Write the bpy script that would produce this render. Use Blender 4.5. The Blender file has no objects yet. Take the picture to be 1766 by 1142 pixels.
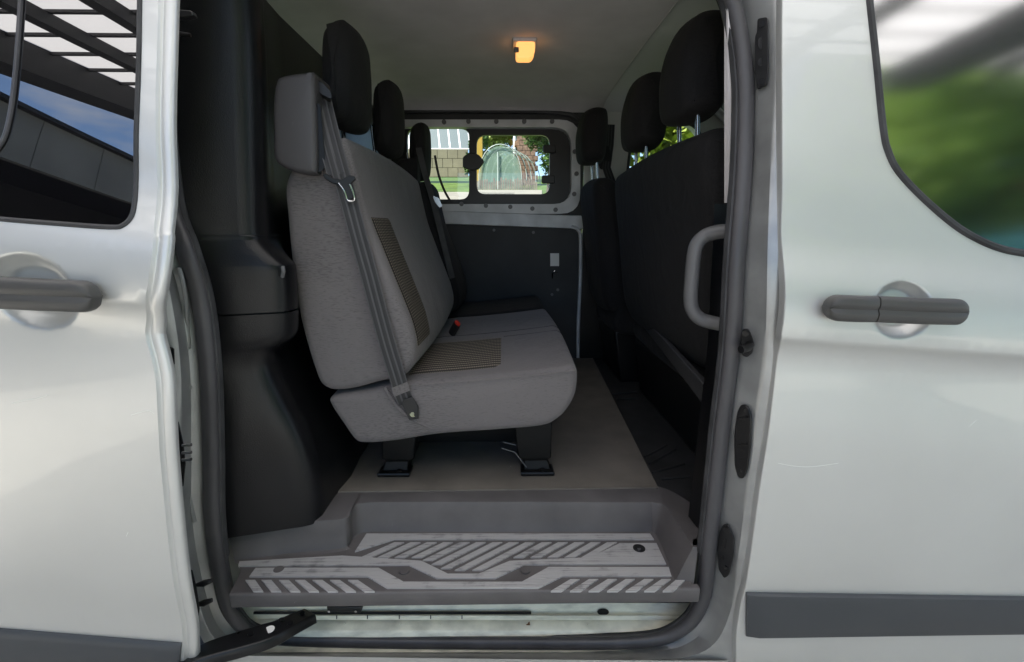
import bpy, bmesh, math, random
from mathutils import Vector, Matrix
from mathutils.geometry import delaunay_2d_cdt

# ------------------------------------------------------------------ camera, world, sun, exposure
scene = bpy.context.scene
COL = scene.collection
cam_data = bpy.data.cameras.new('camera')
cam_data.lens = 16.78
cam_data.sensor_width = 36.0
cam_data.sensor_fit = 'HORIZONTAL'
cam_data.clip_start = 0.02
cam_data.clip_end = 2000.0
cam = bpy.data.objects.new('camera', cam_data)
COL.objects.link(cam)
cam.location = (0.0, -0.88, 1.28)
cam.rotation_euler = (math.radians(90 - 11.7), 0.0, math.radians(-0.9))
scene.camera = cam

SUN_EL, SUN_AZ = 58.0, 238.0        # azimuth measured from +Y towards +X
world = bpy.data.worlds.new('World')
scene.world = world
world.use_nodes = True
wn = world.node_tree
sky = wn.nodes.new('ShaderNodeTexSky')
sky.sky_type = 'NISHITA'
sky.sun_disc = False
sky.sun_elevation = math.radians(SUN_EL)
sky.sun_rotation = math.radians(SUN_AZ)
sky.air_density = 1.0
sky.dust_density = 0.0
sky.ozone_density = 2.0
sky.altitude = 1500
bg = wn.nodes['Background']
bg.inputs['Strength'].default_value = 0.09
# thin fair-weather clouds in the sky
wtc = wn.nodes.new('ShaderNodeTexCoord'); wmp = wn.nodes.new('ShaderNodeMapping'); wmp.inputs['Scale'].default_value = (2.2, 2.2, 6.0)
wnz = wn.nodes.new('ShaderNodeTexNoise'); wnz.inputs['Scale'].default_value = 1.3; wnz.inputs['Detail'].default_value = 8; wnz.inputs['Roughness'].default_value = 0.6
wcr = wn.nodes.new('ShaderNodeValToRGB'); wcr.color_ramp.elements[0].position = 0.58; wcr.color_ramp.elements[1].position = 0.78
wcr.color_ramp.elements[1].color = (0.75, 0.75, 0.75, 1)
wmx = wn.nodes.new('ShaderNodeMix'); wmx.data_type = 'RGBA'; wmx.inputs['B'].default_value = (5.5, 5.6, 5.8, 1)
wn.links.new(wtc.outputs['Generated'], wmp.inputs['Vector']); wn.links.new(wmp.outputs['Vector'], wnz.inputs['Vector'])
wn.links.new(wnz.outputs['Fac'], wcr.inputs['Fac']); wn.links.new(wcr.outputs['Color'], wmx.inputs['Factor'])
wn.links.new(sky.outputs['Color'], wmx.inputs['A']); wn.links.new(wmx.outputs['Result'], bg.inputs['Color'])

sun_data = bpy.data.lights.new('sun', 'SUN')
sun_data.energy = 5.0
sun_data.angle = math.radians(0.5)
sun_data.color = (1.0, 0.96, 0.90)
sun = bpy.data.objects.new('sun', sun_data)
COL.objects.link(sun)
az, el = math.radians(SUN_AZ), math.radians(SUN_EL)
to_sun = Vector((math.sin(az) * math.cos(el), math.cos(az) * math.cos(el), math.sin(el)))
sun.rotation_euler = to_sun.to_track_quat('Z', 'Y').to_euler()
sun.location = to_sun * 30

vs = scene.view_settings
vs.view_transform = 'Standard'
vs.look = 'None'
vs.gamma = 1.0
vs.use_curve_mapping = False
vs.exposure = 1.52
scene.cycles.use_denoising = True
scene.cycles.max_bounces = 10
scene.cycles.diffuse_bounces = 6
scene.cycles.glossy_bounces = 4
scene.cycles.transparent_max_bounces = 12
scene.cycles.sample_clamp_indirect = 6.0
random.seed(7)

# ------------------------------------------------------------------ survey helper: image point of the photograph -> metric point at a known depth
SF, SW, SH = 823.0, 1766.0, 1142.0
SP, SY, SC = math.radians(11.7), math.radians(0.9), Vector((0.0, -0.88, 1.28))
def ray(px, py):
    x, y = (px - SW / 2) / SF, -(py - SH / 2) / SF
    d = Vector((x, math.cos(SP) + y * math.sin(SP), -math.sin(SP) + y * math.cos(SP)))
    c, s = math.cos(SY), math.sin(SY)
    return Vector((c * d.x + s * d.y, -s * d.x + c * d.y, d.z))
def at(px, py, Y):
    d = ray(px, py); return SC + d * ((Y - SC.y) / d.y)
def atx(px, py, X):
    d = ray(px, py); return SC + d * ((X - SC.x) / d.x)
def atz(px, py, Z):
    d = ray(px, py); return SC + d * ((Z - SC.z) / d.z)

# side profile of the van's outer skin: y for a height z
PROF = [(-0.2, .10), (0.18, .075), (0.30, .035), (0.446, .020), (0.55, .008), (0.76, .0), (0.89, -.002), (0.99, .002), (1.03, .0035), (1.052, .001), (1.066, -.004),
        (1.077, -.0105), (1.0815, -.0148), (1.088, -.0165), (1.125, -.0165), (1.165, -.011), (1.20, .000), (1.225, .010), (1.25, .019),
        (1.281, .027), (1.355, .038), (1.493, .066), (1.7, .107), (1.85, .145), (1.95, .185), (2.2, .30)]
_T = []
for _i in range(len(PROF)):
    _a, _b = PROF[max(_i - 1, 0)], PROF[min(_i + 1, len(PROF) - 1)]
    _T.append((_b[1] - _a[1]) / (_b[0] - _a[0]))
def S(x, z):
    z = z + 0.075 * (x - 0.53)
    z = max(PROF[0][0], min(PROF[-1][0] - 1e-6, z))
    for i in range(len(PROF) - 1):
        (z0, y0), (z1, y1) = PROF[i], PROF[i + 1]
        if z <= z1:
            h = z1 - z0; t = (z - z0) / h
            return ((2 * t ** 3 - 3 * t * t + 1) * y0 + (t ** 3 - 2 * t * t + t) * h * _T[i]
                    + (-2 * t ** 3 + 3 * t * t) * y1 + (t ** 3 - t * t) * h * _T[i + 1])
def G(x, z): return .040 + (z - 1.355) * .155 + .12 * (z - 1.355) ** 2      # the flatter curve of the door glass
def on_skin(px, py, off=0.0):
    Y = off
    for _ in range(8):
        p = at(px, py, Y); Y = S(p.x, p.z) + off
    return at(px, py, Y)

# ------------------------------------------------------------------ materials
def mat(name, base, rough=0.5, metal=0.0, spec=0.5, coat=0.0, coat_rough=0.05, ior=1.45):
    m = bpy.data.materials.new(name); m.use_nodes = True
    b = m.node_tree.nodes['Principled BSDF']
    b.inputs['Base Color'].default_value = (*base, 1)
    b.inputs['Roughness'].default_value = rough
    b.inputs['Metallic'].default_value = metal
    b.inputs['Specular IOR Level'].default_value = spec
    b.inputs['Coat Weight'].default_value = coat
    b.inputs['Coat Roughness'].default_value = coat_rough
    b.inputs['IOR'].default_value = ior
    return m
def N(m, t, **kw):
    n = m.node_tree.nodes.new(t)
    for k, v in kw.items():
        setattr(n, k, v)
    return n
def L(m, a, b): m.node_tree.links.new(a, b)
def PB(m): return m.node_tree.nodes['Principled BSDF']
def vary(m, scale, lo, hi, detail=4, stretch=None, rough=None, contrast=(0.3, 0.7)):
    """large scale colour variation of a surface (dirt, wear), multiplied on its base colour"""
    b = PB(m); base = tuple(b.inputs['Base Color'].default_value)
    tc = N(m, 'ShaderNodeTexCoord'); mp = N(m, 'ShaderNodeMapping')
    if stretch: mp.inputs['Scale'].default_value = stretch
    nz = N(m, 'ShaderNodeTexNoise'); nz.inputs['Scale'].default_value = scale; nz.inputs['Detail'].default_value = detail
    L(m, tc.outputs['Object'], mp.inputs['Vector']); L(m, mp.outputs['Vector'], nz.inputs['Vector'])
    cr = N(m, 'ShaderNodeValToRGB')
    cr.color_ramp.elements[0].position, cr.color_ramp.elements[1].position = contrast
    cr.color_ramp.elements[0].color = tuple(c * lo for c in base[:3]) + (1,)
    cr.color_ramp.elements[1].color = tuple(min(1, c * hi) for c in base[:3]) + (1,)
    L(m, nz.outputs['Fac'], cr.inputs['Fac']); L(m, cr.outputs['Color'], b.inputs['Base Color'])
    if rough:
        mr = N(m, 'ShaderNodeMapRange'); mr.inputs['To Min'].default_value, mr.inputs['To Max'].default_value = rough
        L(m, nz.outputs['Fac'], mr.inputs['Value']); L(m, mr.outputs['Result'], b.inputs['Roughness'])
    return m
def bump(m, scale, strength, dist=0.001, detail=3, stretch=None, kind='noise'):
    b = PB(m)
    tc = N(m, 'ShaderNodeTexCoord'); mp = N(m, 'ShaderNodeMapping')
    if stretch: mp.inputs['Scale'].default_value = stretch
    L(m, tc.outputs['Object'], mp.inputs['Vector'])
    if kind == 'noise':
        t = N(m, 'ShaderNodeTexNoise'); t.inputs['Scale'].default_value = scale; t.inputs['Detail'].default_value = detail; o = t.outputs['Fac']
    else:
        t = N(m, 'ShaderNodeTexVoronoi'); t.inputs['Scale'].default_value = scale; o = t.outputs['Distance']
    L(m, mp.outputs['Vector'], t.inputs['Vector'])
    bp = N(m, 'ShaderNodeBump'); bp.inputs['Strength'].default_value = strength; bp.inputs['Distance'].default_value = dist
    L(m, o, bp.inputs['Height']); L(m, bp.outputs['Normal'], b.inputs['Normal'])
    return m

def paint(name, base):
    m = mat(name, base, rough=0.46, metal=0.62, coat=0.55, coat_rough=0.03)
    vary(m, 3.0, 0.965, 1.03, detail=6, contrast=(0.35, 0.65))
    b = PB(m)
    tc = N(m, 'ShaderNodeTexCoord')
    nz = N(m, 'ShaderNodeTexNoise'); nz.inputs['Scale'].default_value = 900; nz.inputs['Detail'].default_value = 1
    L(m, tc.outputs['Object'], nz.inputs['Vector'])
    bp = N(m, 'ShaderNodeBump'); bp.inputs['Strength'].default_value = 0.10; bp.inputs['Distance'].default_value = 0.0004
    L(m, nz.outputs['Fac'], bp.inputs['Height']); L(m, bp.outputs['Normal'], b.inputs['Normal'])
    return m
M = {}
M['silver'] = paint('silver_paint', (0.605, 0.607, 0.592))
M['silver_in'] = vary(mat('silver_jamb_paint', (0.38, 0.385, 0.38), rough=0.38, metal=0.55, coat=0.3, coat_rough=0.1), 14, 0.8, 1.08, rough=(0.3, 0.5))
M['silver_dull'] = vary(mat('silver_inner_steel', (0.60, 0.61, 0.62), rough=0.5, metal=0.15), 12, 0.8, 1.05)
M['sill'] = vary(mat('sill_paint', (0.84, 0.81, 0.67), rough=0.5, metal=0.0, coat=0.1), 16, 0.62, 1.06, stretch=(1, 1, 3), contrast=(0.25, 0.6))
M['strip'] = bump(mat('rub_strip_plastic', (0.050, 0.054, 0.060), rough=0.42), 700, 0.25, 0.0004)
M['handle'] = bump(mat('handle_plastic', (0.060, 0.058, 0.056), rough=0.45), 900, 0.35, 0.0005)
M['rubber'] = vary(mat('seal_rubber', (0.030, 0.030, 0.032), rough=0.55), 20, 0.7, 1.5)
M['rubber_grey'] = vary(mat('grey_seal_rubber', (0.058, 0.056, 0.060), rough=0.42), 20, 0.8, 1.25, stretch=(1, 1, .2))
M['black_metal'] = vary(mat('black_enamel', (0.006, 0.006, 0.0065), rough=0.25, spec=0.4), 30, 0.7, 1.6, rough=(0.2, 0.45))
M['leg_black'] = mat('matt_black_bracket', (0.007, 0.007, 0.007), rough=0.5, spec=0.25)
M['black_part'] = mat('black_plastic_part', (0.014, 0.014, 0.015), rough=0.42)
M['steel'] = mat('bright_steel', (0.62, 0.62, 0.63), rough=0.24, metal=1.0)
M['trim_black'] = bump(vary(mat('black_trim_plastic', (0.006, 0.006, 0.007), rough=0.33, spec=0.36), 5, 0.8, 1.35, rough=(0.26, 0.36)), 420, 0.35, 0.0006, kind='voronoi')
M['trim_dark'] = bump(vary(mat('dark_trim_board', (0.026, 0.027, 0.028), rough=0.6), 6, 0.8, 1.2), 500, 0.2, 0.0005)
M['headliner'] = bump(vary(mat('grey_headliner', (0.64, 0.61, 0.62), rough=0.95, spec=0.1), 8, 0.93, 1.05), 600, 0.4, 0.0006)
M['headliner_lit'] = bump(mat('lit_cab_headliner', (0.74, 0.74, 0.73), rough=0.9, spec=0.15), 600, 0.3, 0.0005)  # same headlining painted paler: brightness from the cab windows put into its colour
M['pillar_trim'] = bump(mat('pale_pillar_trim', (0.58, 0.58, 0.56), rough=0.6), 500, 0.2, 0.0004)
M['step'] = bump(vary(mat('step_plastic', (0.098, 0.090, 0.090), rough=0.52), 9, 0.85, 1.22, rough=(0.42, 0.62)), 520, 0.35, 0.0006)
M['floor'] = bump(vary(mat('floor_rubber', (0.165, 0.147, 0.126), rough=0.7), 7, 0.78, 1.18, detail=8), 380, 0.6, 0.0012)
M['floor_black'] = bump(vary(mat('black_floor_mat', (0.022, 0.022, 0.023), rough=0.6), 12, 0.7, 1.5), 300, 0.4, 0.001)
M['hr_plain'] = bump(mat('black_seat_cloth', (0.024, 0.024, 0.025), rough=0.92, spec=0.2), 700, 0.5, 0.0008)
M['glass_dark'] = mat('privacy_glass', (0.003, 0.003, 0.004), rough=0.0, spec=1.0, ior=2.0)
M['glass_blur'] = mat('blurred_door_glass', (0.010, 0.014, 0.013), rough=0.11, spec=1.0, ior=2.6)  # rougher, more reflective glass that blurs what it mirrors
M['white'] = mat('white_sticker', (0.75, 0.74, 0.70), rough=0.5)
M['red'] = mat('red_button', (0.55, 0.035, 0.02), rough=0.4)
M['grey_plastic'] = bump(mat('grey_grab_plastic', (0.125, 0.125, 0.128), rough=0.42), 700, 0.2, 0.0004)

def grit(m, scale, lo, light):
    b = PB(m); src = b.inputs['Base Color'].links[0].from_socket
    tc = N(m, 'ShaderNodeTexCoord'); v = N(m, 'ShaderNodeTexNoise'); v.inputs['Scale'].default_value = scale; v.inputs['Detail'].default_value = 6; v.inputs['Roughness'].default_value = 0.75
    L(m, tc.outputs['Object'], v.inputs['Vector'])
    cr = N(m, 'ShaderNodeValToRGB'); cr.color_ramp.elements[0].position = lo; cr.color_ramp.elements[1].position = lo + .08
    mx = N(m, 'ShaderNodeMix'); mx.data_type = 'RGBA'; mx.inputs['B'].default_value = (*light, 1)
    L(m, v.outputs['Fac'], cr.inputs['Fac']); L(m, cr.outputs['Color'], mx.inputs['Factor']); L(m, src, mx.inputs['A']); L(m, mx.outputs['Result'], b.inputs['Base Color'])
    return m
grit(M['floor'], 95, .66, (.42, .38, .31)); grit(M['step'], 60, .69, (.34, .32, .31)); grit(M['floor_black'], 70, .68, (.12, .115, .11)); grit(M['trim_black'], 40, .73, (.06, .06, .06))
def fabric(name, base, spec=0.25, sheen=0.12):
    m = mat(name, base, rough=0.92, spec=spec)
    b = PB(m)
    b.inputs['Sheen Weight'].default_value = sheen
    b.inputs['Sheen Roughness'].default_value = 0.5
    tc = N(m, 'ShaderNodeTexCoord')
    mp = N(m, 'ShaderNodeMapping'); mp.inputs['Scale'].default_value = (85, 330, 440)
    L(m, tc.outputs['Object'], mp.inputs['Vector'])
    nz = N(m, 'ShaderNodeTexNoise'); nz.inputs['Scale'].default_value = 1.0; nz.inputs['Detail'].default_value = 1
    L(m, mp.outputs['Vector'], nz.inputs['Vector'])
    n2 = N(m, 'ShaderNodeTexNoise'); n2.inputs['Scale'].default_value = 3; n2.inputs['Detail'].default_value = 2
    L(m, tc.outputs['Object'], n2.inputs['Vector'])
    mx = N(m, 'ShaderNodeMath', operation='MULTIPLY_ADD')
    L(m, nz.outputs['Fac'], mx.inputs[0]); mx.inputs[1].default_value = 1.0
    L(m, n2.outputs['Fac'], mx.inputs[2])
    cr = N(m, 'ShaderNodeValToRGB')
    cr.color_ramp.elements[0].position, cr.color_ramp.elements[1].position = 0.62, 1.12
    cr.color_ramp.elements[0].position = 0.60; cr.color_ramp.elements[1].position = 1.0; cr.color_ramp.interpolation = 'LINEAR'
    cr.color_ramp.elements[0].color = tuple(c * 0.74 for c in base) + (1,)
    cr.color_ramp.elements[1].color = tuple(c * 1.28 for c in base) + (1,)
    L(m, mx.outputs[0], cr.inputs['Fac']); L(m, cr.outputs['Color'], b.inputs['Base Color'])
    bp = N(m, 'ShaderNodeBump'); bp.inputs['Strength'].default_value = 0.5; bp.inputs['Distance'].default_value = 0.0012
    L(m, nz.outputs['Fac'], bp.inputs['Height'])
    n3 = N(m, 'ShaderNodeTexNoise'); n3.inputs['Scale'].default_value = 11; n3.inputs['Detail'].default_value = 2; n3.inputs['Distortion'].default_value = 0.8
    L(m, tc.outputs['Object'], n3.inputs['Vector'])
    b2 = N(m, 'ShaderNodeBump'); b2.inputs['Strength'].default_value = 0.45; b2.inputs['Distance'].default_value = 0.012
    L(m, n3.outputs['Fac'], b2.inputs['Height']); L(m, b2.outputs['Normal'], bp.inputs['Normal'])
    L(m, bp.outputs['Normal'], b.inputs['Normal'])
    return m
M['cloth_black'] = fabric('black_weave_cloth', (0.015, 0.0145, 0.015), sheen=0.02)
M['cloth'] = fabric('grey_seat_cloth', (0.120, 0.110, 0.110))

def striped(name, pitch, dash, dark, light):
    """knitted insert: light threads running along v, spaced across u (uv in metres)"""
    m = mat(name, dark, rough=0.9, spec=0.2)
    b = PB(m)
    uv = N(m, 'ShaderNodeUVMap'); sp = N(m, 'ShaderNodeSeparateXYZ')
    L(m, uv.outputs['UV'], sp.inputs['Vector'])
    def wave(sock, p):
        a = N(m, 'ShaderNodeMath', operation='MULTIPLY'); a.inputs[1].default_value = 2 * math.pi / p
        s = N(m, 'ShaderNodeMath', operation='SINE')
        L(m, sock, a.inputs[0]); L(m, a.outputs[0], s.inputs[0]); return s.outputs[0]
    u, v = wave(sp.outputs['X'], pitch), wave(sp.outputs['Y'], dash)
    ad = N(m, 'ShaderNodeMath', operation='MULTIPLY_ADD'); ad.inputs[1].default_value = 0.45
    L(m, v, ad.inputs[0]); L(m, u, ad.inputs[2])
    cr = N(m, 'ShaderNodeValToRGB')
    cr.color_ramp.elements[0].position, cr.color_ramp.elements[1].position = 0.35, 0.75
    cr.color_ramp.elements[0].color = (*dark, 1); cr.color_ramp.elements[1].color = (*light, 1)
    L(m, ad.outputs[0], cr.inputs['Fac']); L(m, cr.outputs['Color'], b.inputs['Base Color'])
    bp = N(m, 'ShaderNodeBump'); bp.inputs['Strength'].default_value = 0.6; bp.inputs['Distance'].default_value = 0.0012
    L(m, ad.outputs[0], bp.inputs['Height']); L(m, bp.outputs['Normal'], b.inputs['Normal'])
    return m
M['insert_back'] = striped('striped_back_cloth', 0.0135, 0.007, (0.036, 0.032, 0.030), (0.235, 0.20, 0.155))
M['insert_seat'] = striped('striped_seat_cloth', 0.0195, 0.005, (0.055, 0.049, 0.045), (0.30, 0.262, 0.205))
def belt_mat():
    m = mat('belt_webbing', (0.05, 0.05, 0.052), rough=0.55, spec=0.4)
    b = PB(m)
    uv = N(m, 'ShaderNodeUVMap'); sp = N(m, 'ShaderNodeSeparateXYZ'); L(m, uv.outputs['UV'], sp.inputs['Vector'])
    a = N(m, 'ShaderNodeMath', operation='MULTIPLY'); a.inputs[1].default_value = 2 * math.pi * 3
    s = N(m, 'ShaderNodeMath', operation='COSINE'); L(m, sp.outputs['X'], a.inputs[0]); L(m, a.outputs[0], s.inputs[0])
    cr = N(m, 'ShaderNodeValToRGB')
    cr.color_ramp.elements[0].color = (0.030, 0.029, 0.031, 1); cr.color_ramp.elements[1].color = (0.078, 0.075, 0.079, 1)
    cr.color_ramp.elements[0].position, cr.color_ramp.elements[1].position = 0.2, 0.8
    L(m, s.outputs[0], cr.inputs['Fac']); L(m, cr.outputs['Color'], b.inputs['Base Color'])
    bp = N(m, 'ShaderNodeBump'); bp.inputs['Strength'].default_value = 0.4; bp.inputs['Distance'].default_value = 0.001
    L(m, s.outputs[0], bp.inputs['Height']); L(m, bp.outputs['Normal'], b.inputs['Normal'])
    return m
M['belt'] = belt_mat()
M['hr_black'] = M['cloth_black']
def tread_mat():
    m = mat('worn_tread_face', (0.30, 0.295, 0.30), rough=0.45, metal=0.15)
    b = PB(m)
    tc = N(m, 'ShaderNodeTexCoord')
    mp = N(m, 'ShaderNodeMapping'); mp.inputs['Scale'].default_value = (4, 190, 4)
    L(m, tc.outputs['Object'], mp.inputs['Vector'])
    n1 = N(m, 'ShaderNodeTexNoise'); n1.inputs['Scale'].default_value = 1.0; n1.inputs['Detail'].default_value = 3
    L(m, mp.outputs['Vector'], n1.inputs['Vector'])
    n2 = N(m, 'ShaderNodeTexNoise'); n2.inputs['Scale'].default_value = 28; n2.inputs['Detail'].default_value = 8
    L(m, tc.outputs['Object'], n2.inputs['Vector'])
    w = N(m, 'ShaderNodeTexWave', wave_type='BANDS', bands_direction='Y'); w.inputs['Scale'].default_value = 58; w.inputs['Distortion'].default_value = 0.0
    L(m, tc.outputs['Object'], w.inputs['Vector'])
    mx = N(m, 'ShaderNodeMath', operation='MULTIPLY'); L(m, n1.outputs['Fac'], mx.inputs[0]); L(m, n2.outputs['Fac'], mx.inputs[1])
    cr = N(m, 'ShaderNodeValToRGB')
    e = cr.color_ramp.elements
    e[0].position, e[1].position = 0.10, 0.22
    e[0].color, e[1].color = (0.17, 0.166, 0.167, 1), (0.42, 0.41, 0.41, 1)
    L(m, mx.outputs[0], cr.inputs['Fac']); L(m, cr.outputs['Color'], b.inputs['Base Color'])
    bp = N(m, 'ShaderNodeBump'); bp.inputs['Strength'].default_value = 0.6; bp.inputs['Distance'].default_value = 0.0012
    L(m, w.outputs['Color'], bp.inputs['Height']); L(m, bp.outputs['Normal'], b.inputs['Normal'])
    return m
M['tread'] = tread_mat()
def clear_glass(name, tint=(0.93, 0.96, 0.95), gloss=0.07):
    m = bpy.data.materials.new(name); m.use_nodes = True
    t = m.node_tree; t.nodes.clear()
    o = t.nodes.new('ShaderNodeOutputMaterial'); mx = t.nodes.new('ShaderNodeMixShader')
    tr = t.nodes.new('ShaderNodeBsdfTransparent'); gl = t.nodes.new('ShaderNodeBsdfGlossy')
    tr.inputs['Color'].default_value = (*tint, 1); gl.inputs['Roughness'].default_value = 0.0
    mx.inputs[0].default_value = gloss
    t.links.new(tr.outputs[0], mx.inputs[1]); t.links.new(gl.outputs[0], mx.inputs[2]); t.links.new(mx.outputs[0], o.inputs['Surface'])
    return m
M['glass'] = clear_glass('clear_glass')
def lamp_mat():
    m = mat('lit_lamp_lens', (0.8, 0.55, 0.3), rough=0.4)
    b = PB(m)
    b.inputs['Emission Color'].default_value = (1.0, 0.42, 0.11, 1); b.inputs['Emission Strength'].default_value = 0.48
    return m
M['lamp'] = lamp_mat()

# ------------------------------------------------------------------ mesh helpers
ORG = {}
def base_of(o): return ORG.get(o.name, Vector((0, 0, 0))) if o else Vector((0, 0, 0))
def obj(name, verts, faces, material, parent=None, smooth=True, bevel=0.0, bseg=2, recalc=True, uvs=None):
    org = base_of(parent)
    me = bpy.data.meshes.new(name)
    me.from_pydata([tuple(Vector(v) - org) for v in verts], [], faces)
    if uvs:
        lay = me.uv_layers.new(name='UVMap')
        for lp in me.loops: lay.data[lp.index].uv = uvs[lp.vertex_index]
    if recalc:
        bm = bmesh.new(); bm.from_mesh(me); bmesh.ops.recalc_face_normals(bm, faces=bm.faces); bm.to_mesh(me); bm.free()
    me.materials.append(material)
    if smooth:
        for p in me.polygons: p.use_smooth = True
    me.update()
    o = bpy.data.objects.new(name, me); COL.objects.link(o)
    if parent: o.parent = parent
    ORG[o.name] = org
    if bevel:
        b = o.modifiers.new('bevel', 'BEVEL'); b.width = bevel; b.segments = bseg; b.limit_method = 'ANGLE'; b.angle_limit = math.radians(40)
    if smooth:
        me.set_sharp_from_angle(angle=math.radians(38))
    return o
def thing(name, label, cat, loc=(0, 0, 0), group=None):
    o = bpy.data.objects.new(name, None); COL.objects.link(o)
    o.location = loc; o['label'] = label; o['category'] = cat
    o.empty_display_size = 0.1
    if group: o['group'] = group
    ORG[o.name] = Vector(loc)
    return o
def tag(o, label, cat, group=None):
    o['label'] = label; o['category'] = cat
    if group: o['group'] = group
    return o
def structure(o): o['kind'] = 'structure'; return o

def catmull(pts, n, closed=False):
    pts = [Vector(p) for p in pts]; out = []; m = len(pts)
    segs = m if closed else m - 1
    for i in range(segs):
        if closed: p0, p1, p2, p3 = pts[(i - 1) % m], pts[i], pts[(i + 1) % m], pts[(i + 2) % m]
        else: p0, p1, p2, p3 = pts[max(i - 1, 0)], pts[i], pts[i + 1], pts[min(i + 2, m - 1)]
        for k in range(n):
            t = k / n
            out.append(0.5 * ((2 * p1) + (p2 - p0) * t + (2 * p0 - 5 * p1 + 4 * p2 - p3) * t * t + (3 * p1 - p0 - 3 * p2 + p3) * t ** 3))
    if not closed: out.append(pts[-1].copy())
    return out
def loft(rails, closed_u=False, caps=False):
    """rails: equal length point lists; faces between consecutive rails"""
    n = len(rails[0]); v = [p for r in rails for p in r]; f = []
    R = len(rails)
    for i in range(R - 1):
        for j in range(n if closed_u else n - 1):
            k = (j + 1) % n
            f.append((i * n + j, i * n + k, (i + 1) * n + k, (i + 1) * n + j))
    if caps:
        f.append(tuple(range(n))[::-1]); f.append(tuple((R - 1) * n + j for j in range(n)))
    return v, f
def frames(path):
    path = [Vector(p) for p in path]; fr = []
    up = None
    for i, p in enumerate(path):
        t = (path[min(i + 1, len(path) - 1)] - path[max(i - 1, 0)]).normalized()
        if up is None:
            up = Vector((0, 0, 1)) if abs(t.z) < 0.9 else Vector((0, 1, 0))
        n = (up - t * up.dot(t)).normalized(); up = n
        fr.append((p, t, n, t.cross(n)))
    return fr
def tube(path, r, seg=10, caps=True, r2=None, radii=None):
    rings = []
    fr = frames(path)
    for i, (p, t, n, b) in enumerate(fr):
        a = radii[i] if radii else r
        c = (r2 if r2 else a) if not radii else a * ((r2 / r) if r2 else 1)
        rings.append([p + n * (a * math.cos(2 * math.pi * k / seg)) + b * (c * math.sin(2 * math.pi * k / seg)) for k in range(seg)])
    return loft(rings, closed_u=True, caps=caps)
def join(*vf):
    V, Fc = [], []
    for v, f in vf:
        o = len(V); V += list(v); Fc += [tuple(i + o for i in q) for q in f]
    return V, Fc
def boxvf(c, s, rz=0.0):
    c = Vector(c); x, y, z = s[0] / 2, s[1] / 2, s[2] / 2
    R = Matrix.Rotation(rz, 3, 'Z')
    v = [c + R @ Vector((sx * x, sy * y, sz * z)) for sx in (-1, 1) for sy in (-1, 1) for sz in (-1, 1)]
    return v, [(0, 1, 3, 2), (4, 6, 7, 5), (0, 4, 5, 1), (2, 3, 7, 6), (0, 2, 6, 4), (1, 5, 7, 3)]
def slab(front, vec):
    """front: planar polygon; extruded by vec into a closed solid"""
    n = len(front); vec = Vector(vec)
    v = [Vector(p) for p in front] + [Vector(p) + vec for p in front]
    f = [tuple(range(n)), tuple(range(2 * n - 1, n - 1, -1))] + [(i, i + n, (i + 1) % n + n, (i + 1) % n) for i in range(n)]
    return v, f
def cyl(p0, p1, r, seg=14, r1=None):
    p0, p1 = Vector(p0), Vector(p1)
    t = (p1 - p0).normalized(); a = Vector((0, 0, 1)) if abs(t.z) < .9 else Vector((1, 0, 0))
    n = a.cross(t).normalized(); b = t.cross(n)
    r1 = r if r1 is None else r1
    ring = lambda p, q: [p + n * (q * math.cos(2 * math.pi * k / seg)) + b * (q * math.sin(2 * math.pi * k / seg)) for k in range(seg)]
    return loft([ring(p0, r), ring(p1, r1)], closed_u=True, caps=True)
def inside(p, poly):
    x, y = p; c = False; n = len(poly)
    for i in range(n):
        x0, y0 = poly[i]; x1, y1 = poly[(i + 1) % n]
        if (y0 > y) != (y1 > y) and x < (x1 - x0) * (y - y0) / (y1 - y0) + x0: c = not c
    return c
def dist_poly(p, poly):
    P = Vector(p); d = 1e9; n = len(poly)
    for i in range(n):
        a, b = Vector(poly[i]), Vector(poly[(i + 1) % n]); ab = b - a
        t = max(0, min(1, (P - a).dot(ab) / max(ab.length_squared, 1e-12)))
        d = min(d, (P - (a + ab * t)).length)
    return d
def dens(poly, step):
    out = []; n = len(poly)
    for i in range(n):
        a, b = Vector(poly[i]), Vector(poly[(i + 1) % n]); k = max(1, int((b - a).length / step))
        out += [tuple(a + (b - a) * (j / k)) for j in range(k)]
    return out
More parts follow.
